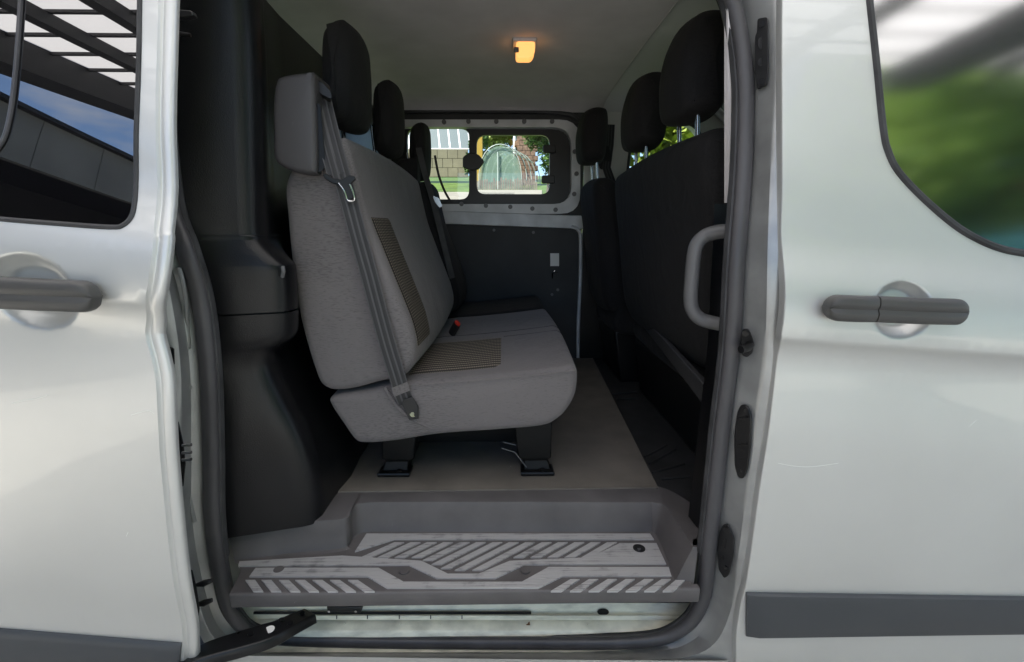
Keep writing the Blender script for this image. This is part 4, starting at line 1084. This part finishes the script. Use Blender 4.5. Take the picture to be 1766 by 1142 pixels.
pedestal(rear, 898, 955, 812, .43, -.012)
pedestal(rear, 653, 708, 809, .43, .016)
pedestal(rear, 905, 945, 700, 1.15, 0)
pedestal(rear, 725, 765, 700, 1.15, 0)
obj('cross_bar', *tube([(at(926, 760, .46).x - .01, .45, .700), (at(926, 760, .46).x - .01, 1.2, .700)], .016, 10), M['black_metal'], rear)
obj('seat_frame', *boxvf((-.14, .90, .70), (.42, .60, .03)), M['black_metal'], rear, bevel=.004)
obj('under_seat_shade', *boxvf((-.12, .66, (ZF + .70) / 2 + .003), (.44, .02, .70 - ZF - .004)), M['leg_black'], rear)  # black sheet added to darken the shaded void under the cushion
for (x1, y1), (x2, y2) in (((867, 762), (890, 768)), ((865, 773), (888, 780)), ((888, 780), (908, 806))):
    obj('release_wire', *cyl(at(x1, y1, .43), at(x2, y2, .43), .0016, 6), M['grey_plastic'], rear)

# ---- single rear seat beyond the bench
def shifted(prof, dx, dz=0): return [(x + dx, z + dz) for x, z in prof]
rs = thing('single_rear_seat', 'dark single seat between the double bench and the far window', 'seat', (-.17, 1.52, ZF + .004))
sb, _ = softpart('backrest', shifted(bprof, .022, .0), 1.295, 1.755, .03, M['hr_black'], rs, puff=.01)
softpart('seat_cushion', shifted(cprof, -.01, 0), 1.295, 1.755, .03, M['hr_black'], rs, puff=.01)
headrest(rs, shifted(hprof, .03, -.035), 1.40, 1.655, hx + .01, 1.48, M['hr_black'])
softpart('belt_housing', shifted(hbp, .045, -.03), 1.29, 1.385, .012, M['hr_black'], rs, cap=.001, sub=4)
v, f, uv = ribbon(catmull([at(722, 255, 1.30), at(733, 300, 1.29), at(748, 350, 1.285), at(765, 420, 1.285), at(780, 480, 1.285)], 4), .026, (1, .4, 0), .0014); sbl = obj('seat_belt', v, f, M['rubber'], rs, uvs=uv)
obj('latch_plate', *slab([at(a, b, 1.27) for a, b in [(747, 338), (757, 342), (763, 356), (758, 358), (750, 348)]], (0, -.006, 0)), M['steel'], sbl)
v, f, uv = ribbon(catmull([at(750, 268, 1.72), at(756, 300, 1.735), at(766, 328, 1.745), at(776, 346, 1.75)], 4), .012, (1, .4, 0), .0014); obj('far_belt', v, f, M['rubber'], rs, uvs=uv)
obj('leg', *boxvf((-.33, 1.5, (ZF + .70) / 2 + .002), (.07, .3, .70 - ZF - .004)), M['black_metal'], rs, bevel=.01)
obj('leg', *boxvf((.08, 1.5, (ZF + .70) / 2 + .002), (.07, .3, .70 - ZF - .004)), M['black_metal'], rs, bevel=.01)

# ---- front seats, seen from behind
def front_seat(root, y0, y1, dx, places, hdx=0.0, hm=M['hr_black'], hdz=0.0):
    prof = [(.457, 1.475), (.475, 1.51), (.515, 1.52), (.555, 1.505), (.585, 1.45), (.62, 1.35), (.66, 1.2), (.70, 1.05), (.72, .98), (.70, .93), (.64, .90), (.575, .905), (.545, .93), (.515, 1.02), (.485, 1.25), (.466, 1.38)]
    b, binf = softpart('backrest', shifted(prof, dx), y0, y1, .05, hm, root, puff=.012)
    cp = [(.58, .93), (.62, .98), (.75, .99), (1.0, .98), (1.08, .95), (1.09, .90), (1.06, .83), (.98, .80), (.7, .80), (.60, .81), (.57, .86)]
    softpart('seat_cushion', shifted(cp, dx), y0, y1, .03, hm, root, puff=.008)
    for yc in places:
        hp = [(.424, 1.68), (.432, 1.745), (.450, 1.79), (.480, 1.806), (.520, 1.806), (.543, 1.79), (.550, 1.73), (.547, 1.65), (.54, 1.598), (.52, 1.578), (.458, 1.575), (.432, 1.60)]
        hp = shifted(hp, dx + hdx, hdz)
        headrest(root, hp, yc - .118, yc + .118, .505 + dx, 1.44, hm)
    return b
fs = thing('front_bench_seat', 'black double front seat with two headrests, seen from behind, beside the grab handle', 'seat', (.75, .73, ZF - .004))
front_seat(fs, .26, 1.21, 0, (.485, .94), hdx=.012)
obj('plinth', *slab([(.62, .27, .5665), (1.05, .27, .5665), (1.05, .27, .82), (.58, .27, .82)], (0, .93, 0)), M['trim_black'], fs, bevel=.01)
M['grey_board'] = bump(mat('dark_grey_board', (0.050, 0.050, 0.053), rough=0.6), 500, .3, .0005)
obj('lower_flap', *slab([(.505, .245, .845), (.560, 1.12, .925), (.545, 1.12, .975), (.490, .245, .915)], (.02, 0, -.003)), M['grey_board'], fs, bevel=.004)
ds = thing('driver_seat', 'black single front seat by the far pillar with its headrest raised', 'seat', (.70, 1.53, ZF - .004))
front_seat(ds, 1.31, 1.75, -.06, (1.53,), hdx=-.012, hdz=.03)
obj('plinth', *slab([(.56, 1.33, .5665), (1.0, 1.33, .5665), (1.0, 1.33, .82), (.52, 1.33, .82)], (0, .40, 0)), M['trim_black'], ds, bevel=.01)

# ================================================================== what the windows show and the glass mirrors
rnd = random.Random(3)
def leaf_mat(name, c, t=0.0):
    m = mat(name, c, rough=0.55, spec=0.3); vary(m, 1.7, .55, 1.5, detail=5)
    if t:   # thin leaves let sunlight through
        b = PB(m); tr = N(m, 'ShaderNodeBsdfTranslucent'); mx = N(m, 'ShaderNodeMixShader'); mx.inputs[0].default_value = t
        L(m, b.inputs['Base Color'].links[0].from_socket, tr.inputs['Color']); L(m, b.outputs[0], mx.inputs[1]); L(m, tr.outputs[0], mx.inputs[2])
        L(m, mx.outputs[0], m.node_tree.nodes['Material Output'].inputs['Surface'])
    return m
M['leaf'] = leaf_mat('green_leaves', (0.060, 0.115, 0.024)); M['leaf_y'] = leaf_mat('yellow_green_leaves', (0.17, 0.22, 0.03)); M['grass'] = leaf_mat('grass', (0.075, 0.12, 0.022))
M['bark'] = mat('bark', (0.09, 0.065, 0.045), rough=.9)
def foliage(n, cx, cy, cz, rx, ry, rz, size, clumps=9):
    V, F = [], []
    cl = []
    for _ in range(clumps):
        u, v, w = (rnd.gauss(0, .45) for _ in range(3)); cl.append((cx + u * rx, cy + v * ry, cz + w * rz, rnd.uniform(.35, .6)))
    for _ in range(n):
        c = rnd.choice(cl)
        d = Vector((rnd.gauss(0, 1), rnd.gauss(0, 1), rnd.gauss(0, 1))).normalized() * (rnd.random() ** .4) * c[3]
        p = Vector((c[0] + d.x * rx, c[1] + d.y * ry, c[2] + d.z * rz))
        a = Vector((rnd.gauss(0, 1), rnd.gauss(0, 1), rnd.gauss(0, .6))).normalized(); b = a.cross(Vector((rnd.gauss(0, 1), rnd.gauss(0, 1), rnd.gauss(0, 1)))).normalized()
        s = size * rnd.uniform(.6, 1.4); o = len(V)
        V += [p - a * s, p + b * s * .45, p + a * s, p - b * s * .45]; F.append((o, o + 1, o + 2, o + 3))
    return V, F
def tree(name, label, x, y, z0, h, r, leaf, n=2600, size=.13, group=None):
    t = thing(name, label, 'tree', (x, y, z0), group)
    obj('trunk', *tube([(x, y, z0 - .1), (x + .05, y, z0 + h * .35), (x - .04, y + .05, z0 + h * .7)], .1, 8, radii=[.14, .10, .05]), M['bark'], t)
    obj('crown', *foliage(n, x, y, z0 + h * .66, r, r, h * .42, size), leaf, t, smooth=False, recalc=False)
    return t
def bush(name, label, x, y, z0, r, h, leaf, n=900, size=.08, cat='bush', group=None):
    t = thing(name, label, cat, (x, y, z0), group)
    obj('stem', *tube([(x, y, z0 - .05), (x, y, z0 + h * .6)], .03, 6), M['bark'], t)
    obj('foliage', *foliage(n, x, y, z0 + h * .55, r, r, h * .5, size, 7), leaf, t, smooth=False, recalc=False)
    return t
# rising garden beyond the far side
TZ = [(2.6, .004), (5.0, .8), (10, 1.85), (20, 3.05), (26, 3.95), (60, 8.0), (120, 12)]
def tz(y):
    for (a, b), (c, d) in zip(TZ, TZ[1:]):
        if y <= c: return b + (d - b) * (y - a) / (c - a)
    return TZ[-1][1]
structure(obj('garden_slope', *loft([[Vector((x, y, z)) for x in (-60, -20, -8, -4, 0, 4, 8, 20, 60)] for y, z in TZ]), M['grass']))
M['path'] = vary(mat('pale_path', (0.22, 0.205, 0.165), rough=.9), 2, .8, 1.1)
def on_slope(px, y): return at(px, 300, y).x
structure(obj('garden_path', *loft([[Vector((on_slope(740, y) - 2.5 + w, y, tz(y) + .03)) for w in (0, 2.2 + .2 * y)] for y in (9, 11, 13, 15, 16.5)]), M['path']))
structure(obj('gravel_strip', *loft([[Vector((on_slope(815, y), y, tz(y) + .03)), Vector((on_slope(935, y), y, tz(y) + .03))] for y in (14.5, 16, 18.4)]), M['path']))
# block wall with a glazed lean-to on top
M['wall'] = vary(mat('cream_block_wall', (0.23, 0.205, 0.135), rough=.9), 1.5, .8, 1.1)
M['pane'] = mat('greenhouse_pane', (0.075, 0.105, 0.11), rough=.5); M['white_frame'] = mat('white_frame', (.78, .78, .75), rough=.5)
YW = 25.0
wl, wr = at(690, 290, YW).x, at(812, 290, YW).x
zt_, zb_ = at(770, 258, YW).z, at(770, 292, YW).z
gw = thing('garden_wall', 'cream block wall beyond the far window', 'wall', ((wl + wr) / 2, YW, zb_))
nb = 7
for r in range(3):
    for k in range(nb):
        w = (wr - wl) / nb; h = (zt_ - zb_ + .4) / 3
        obj('block', *boxvf((wl + (k + .5 + (.25 if r % 2 else -.25)) * w, YW, zb_ - .4 + (r + .5) * h), (w - .02, .3, h - .02)), M['wall'], gw)
gz = thing('glazed_lean_to', 'pale glazed lean-to standing on the cream wall', 'greenhouse', ((wl + wr) / 2, YW + .2, zt_))
ztop = at(770, 205, YW).z
for k in range(7):
    x0, x1 = wl + (wr - wl) * k / 7, wl + (wr - wl) * (k + 1) / 7
    obj('pane', *slab([(x0 + .04, YW, zt_ + .05), (x1 - .04, YW, zt_ + .05), (x1 - .04 - .2, YW + .8, ztop), (x0 + .04 - .2, YW + .8, ztop)], (0, .02, 0)), M['pane'], gz)
    obj('glazing_bar', *slab([(x1 - .035, YW - .03, zt_), (x1 + .035, YW - .03, zt_), (x1 - .165, YW + .77, ztop), (x1 - .235, YW + .77, ztop)], (0, .05, 0)), M['white_frame'], gz)
obj('eaves_rail', *boxvf(((wl + wr) / 2, YW, zt_ + .03), (wr - wl, .12, .06)), M['white_frame'], gz)
# polytunnel with pale hoops, its green end sheet and a stake edging
YT = 20.0
a, b = at(826, 330, YT), at(900, 330, YT)
apex = at(863, 249, YT).z
zb = tz(YT) - .05
M['hoop'] = mat('galvanised_hoop', (.40, .45, .40), rough=.5)
def film(name, c, k):
    m = mat(name, c, rough=.5); b = PB(m); tr = N(m, 'ShaderNodeBsdfTransparent'); mx = N(m, 'ShaderNodeMixShader'); mx.inputs[0].default_value = k
    L(m, b.outputs[0], mx.inputs[1]); L(m, tr.outputs[0], mx.inputs[2]); L(m, mx.outputs[0], m.node_tree.nodes['Material Output'].inputs['Surface']); return m
M['sheet'] = film('thin_tunnel_film', (0.24, 0.34, 0.26), .45)
pt = thing('polytunnel', 'arched polytunnel frame with pale hoops and green end sheet', 'polytunnel', ((a.x + b.x) / 2, YT, zb))
cx, rw = (a.x + b.x) / 2, (b.x - a.x) / 2
def arch(y, dx=0, s=1.0): return [(cx + dx - rw * s * math.cos(t), y, zb + (apex - zb) * s * max(0, math.sin(t)) ** .62) for t in [math.pi * k / 16 for k in range(17)]]
for k in range(5): obj('hoop', *tube(arch(YT + k * .75, .25 * k), .019, 6), M['hoop'], pt)
for k in (4, 6, 8, 10, 12):
    p, q = arch(YT)[k], arch(YT + 3.0, 1.0)[k]; obj('purlin', *cyl(p, q, .02, 6), M['hoop'], pt)
es = arch(YT + .06, 0, .97)
obj('end_sheet', *slab([Vector(p) for p in es], (0, .02, 0)), M['sheet'], pt)
obj('end_post', *cyl((cx - .1, YT, zb), (cx - .1, YT, apex - .3), .03, 6), M['hoop'], pt)
M['stake'] = vary(mat('weathered_stakes', (0.20, 0.16, 0.12), rough=.9), 6, .6, 1.4)
pf = thing('stake_edging', 'low edging of weathered wooden stakes before the polytunnel', 'fence', (cx, YT - 1.2, tz(YT - 1.2)))
xs0, xs1 = at(824, 325, YT - 1.2).x, at(925, 325, YT - 1.2).x
for k in range(26):
    x = xs0 + (xs1 - xs0) * k / 25; h = rnd.uniform(.38, .56); z0 = tz(YT - 1.2) - .05
    obj('stake', *slab([(x - .035, YT - 1.2, z0), (x + .035, YT - 1.2, z0), (x + .035, YT - 1.2, z0 + h - .04), (x, YT - 1.2, z0 + h), (x - .035, YT - 1.2, z0 + h - .04)], (0, .05, 0)), M['stake'], pf, smooth=False)
# brick pier, round road mirror on a pole, yellow post
M['brick'] = vary(mat('brown_brick', (0.20, 0.125, 0.085), rough=.9), 9, .6, 1.4)
YB = 23.0
bp = thing('brick_pier', 'brown brick pier beside the polytunnel', 'pier', (at(907, 330, YB).x, YB, tz(YB)))
bx, bw = at(907, 330, YB).x, 1.0
for r in range(10):
    for k in range(4): obj('brick', *boxvf((bx - bw / 2 + (k + .5 + (.25 if r % 2 else -.25)) * bw / 4, YB, tz(YB) + .1 + r * .22), (bw / 4 - .015, .5, .205)), M['brick'], bp)
yp = tag(obj('yellow_post', *boxvf((at(827, 250, 22).x, 22, tz(22) + 1.2), (.28, .2, 2.6)), mat('yellow_paint', (.42, .27, .04), rough=.5), bevel=.02), 'yellow painted post behind the polytunnel', 'post')
tp = tag(obj('timber_pole', *tube([(at(886, 300, 24).x, 24, tz(24) - .2), (at(889, 220, 24).x, 24, tz(24) + 4.5)], .07, 8, radii=[.08, .06]), M['white_frame']), 'tall pale pole rising behind the polytunnel', 'pole')
for q, (bx_, lab_) in enumerate(((835, 'leafy shrub inside the left of the polytunnel'), (858, 'leafy shrub in the middle of the polytunnel'), (880, 'leafy shrub inside the right of the polytunnel'))):
    bush('tunnel_shrub', lab_, at(bx_, 300, 24.2).x, 24.2 + .3 * q, tz(24.2), .75, 1.9, M['leaf'], 1500, .11)
bush('yellow_green_bush', 'yellow-green bush just outside the far window', at(795, 338, 8.5).x, 8.5, tz(8.5) - .25, .5, .5, M['leaf_y'], 1500, .05)
tree('leafy_tree', 'leafy green tree beside the brown pier', at(935, 250, 17).x + .3, 17, tz(17), 3.2, .95, M['leaf'], 3000, .10)
tree('garden_tree', 'dark green tree rising behind the polytunnel hoops', at(850, 250, 29).x, 27.5, tz(27.5), 4.8, 1.9, M['leaf_y'], 4200, .16)
tree('garden_tree', 'broad tree filling the view behind the brick pier', at(915, 250, 31).x, 31, tz(31), 5.5, 2.2, M['leaf'], 3600, .18)
tree('garden_tree', 'wide tree outside the far cab window', 3.4, 7.0, tz(7.0) - .3, 3.4, 1.7, M['leaf_y'], 3600, .14)
tree('garden_tree', 'tall tree ahead of the windscreen', 9.0, 5.5, tz(5.5), 5.0, 2.2, M['leaf'], 3200, .18)

# open canopy over the van and the yard behind the camera
M['canopy_steel'] = mat('dark_canopy_steel', (0.018, 0.018, 0.020), rough=.6)
def translucent(name, refl, trans):
    m = bpy.data.materials.new(name); m.use_nodes = True
    t = m.node_tree; t.nodes.clear()
    o = t.nodes.new('ShaderNodeOutputMaterial'); ad = t.nodes.new('ShaderNodeAddShader')
    d = t.nodes.new('ShaderNodeBsdfDiffuse'); r = t.nodes.new('ShaderNodeBsdfTranslucent')
    d.inputs['Color'].default_value = (*refl, 1); r.inputs['Color'].default_value = (*trans, 1)
    t.links.new(d.outputs[0], ad.inputs[0]); t.links.new(r.outputs[0], ad.inputs[1]); t.links.new(ad.outputs[0], o.inputs['Surface'])
    return m
M['canopy_sheet'] = translucent('frosted_canopy_sheet', (.18, .18, .18), (.80, .77, .735))
cp_ = thing('canopy', 'dark steel canopy with frosted roof sheets mirrored in the sliding door glass', 'canopy', (2.4, -1.5, 0))
CX0, CX1, CY0, CY1 = -4.1, 7.0, -5.7, 3.0
CYR = -3.0
def cz(y): return 3.4 - .25 * y
def bar(name, x0, x1, y0, y1, lift, h, m=M['canopy_steel']):
    v = [Vector((x, y, cz(y) + lift + d)) for x in (x0, x1) for y in (y0, y1) for d in (0, h)]
    obj(name, v, [(0, 1, 3, 2), (4, 6, 7, 5), (0, 4, 5, 1), (2, 3, 7, 6), (0, 2, 6, 4), (1, 5, 7, 3)], m, cp_, smooth=False)
raft = [-3.45, -2.82, -2.1, -1.4, -.7, 0, .9, 1.8, 2.7, 3.75, 4.6, 5.4, 6.2, 6.95]
edges_x = [CX0] + raft
for x0, x1 in zip(edges_x, edges_x[1:]):
    for j in range(4):
        c0_ = CY0 if x0 < 1.7 else CYR
        c1_ = CY1 if x0 < 1.7 else -.6
        y0, y1 = c0_ + (c1_ - c0_) * j / 4, c0_ + (c1_ - c0_) * (j + 1) / 4
        obj('roof_sheet', [(x0, y0, cz(y0) + .16), (x1, y0, cz(y0) + .16), (x1, y1, cz(y1) + .16), (x0, y1, cz(y1) + .16)], [(0, 1, 2, 3)], M['canopy_sheet'], cp_, smooth=False)
for x in raft: bar('rafter', x - .05, x + .05, CY0 if x < 1.9 else CYR, CY1 if x < 1.9 else -.6, 0, .13)
bar('main_beam', 3.45, 3.80, CYR, -.6, -.25, .25)
for k in range(22):
    y = CY0 + .2 + k * .4; bar('purlin', CX0, CX1 if CYR < y < -.6 else 1.85, y - .018, y + .018, .12, .04)
bar('edge_beam', CX0 - .30, CX0, CY0 - .05, CY1, -.18, .36)
for x in (CX0 - .15, CX1):
    for y in ((CYR + .1, -.7) if x > 0 else (1.2, CY1 - .1)): obj('column', *boxvf((x, y, (cz(y) - .1) / 2), (.14, .14, cz(y) - .1)), M['canopy_steel'], cp_)
# tall open-fronted shed along the yard
M['shed'] = vary(mat('grey_fascia_cladding', (0.17, 0.17, 0.165), rough=.7), 1.2, .85, 1.15)
sh = thing('grey_shed', 'tall dark open shed with grey fascia mirrored in the sliding door glass', 'shed', (-9.5, -9.0, 0))
for k in range(14):
    y0 = -20 + k * 1.3
    obj('fascia_panel', *boxvf((-8.0, y0 + .65, 5.3), (.12, 1.285, 1.15)), M['shed'], sh)
obj('fascia_rail', *boxvf((-7.95, -10.9, 5.92), (.3, 18.3, .09)), M['canopy_steel'], sh)
obj('shed_roof', *boxvf((-10.5, -10.9, 5.85), (4.9, 18.3, .08)), M['canopy_steel'], sh)
obj('back_wall', *boxvf((-12.0, -10.9, 3.05), (.1, 18.3, 6.1)), M['canopy_steel'], sh)
for y in (-20, -1.8): obj('end_wall', *boxvf((-10.0, y, 3.0), (4.0, .1, 6.0)), M['canopy_steel'], sh)
# greenery and a teal store along the other side of the yard
M['teal'] = vary(mat('teal_metal', (0.07, 0.26, 0.29), rough=.5), 2, .8, 1.2)
ang = math.radians(-45)
ts_ = thing('teal_store', 'teal ribbed steel store mirrored in the front door glass', 'shed', (6.6, -5.6, 0))
ux, uy = Vector((math.cos(ang), math.sin(ang), 0)) * -1, Vector((-math.sin(ang), math.cos(ang), 0))
c0 = Vector((6.9, -5.4, 0)); e1 = Vector((.70, .71, 0)); e2 = Vector((.71, -.70, 0))
for k in range(16):
    for side in (0, 2.2):
        p = c0 + e1 * (-2.4 + .3 * (k + .5)) + e2 * side
        obj('wall_sheet', *boxvf((p.x, p.y, 1.35), (.285, .05 if k % 2 else .09, 2.6), math.atan2(e1.y, e1.x)), M['teal'], ts_)
for q in (-2.4, 2.4):
    p = c0 + e1 * q + e2 * 1.1; obj('end_sheet', *boxvf((p.x, p.y, 1.35), (.06, 2.2, 2.6), math.atan2(e1.y, e1.x)), M['teal'], ts_)
p = c0 + e2 * 1.1; obj('roof', *boxvf((p.x, p.y, 2.7), (4.9, 2.4, .1), math.atan2(e1.y, e1.x)), M['teal'], ts_)
M['leaf_b'] = leaf_mat('bright_leaves', (0.30, 0.44, 0.10), .5)
M['blossom'] = mat('red_blossom', (.5, .04, .03), rough=.6)
labs = ['tall green tree growing behind the teal store', 'broad leafy tree behind the corner of the teal store', 'pale green tree next to the teal store roof', 'green tree with red blossom over the teal store', 'slim green tree at the end of the teal store', 'dense dark tree at the far end of the teal store']
for k in range(4):
    q = -4.2 + 1.7 * k; p = Vector((8.3, -7.0, 0)) + e1 * q + e2 * rnd.uniform(0, .9)
    t_ = tree('yard_tree', labs[k], p.x, p.y, 0, rnd.uniform(7.5, 9.0), 1.9, M['leaf_b'], 3200, .26, 'trees behind the teal store')
    if k == 3: obj('blossom', *foliage(160, p.x - .8, p.y + .6, 3.9, .5, .5, .4, .12, 3), M['blossom'], t_, smooth=False, recalc=False)
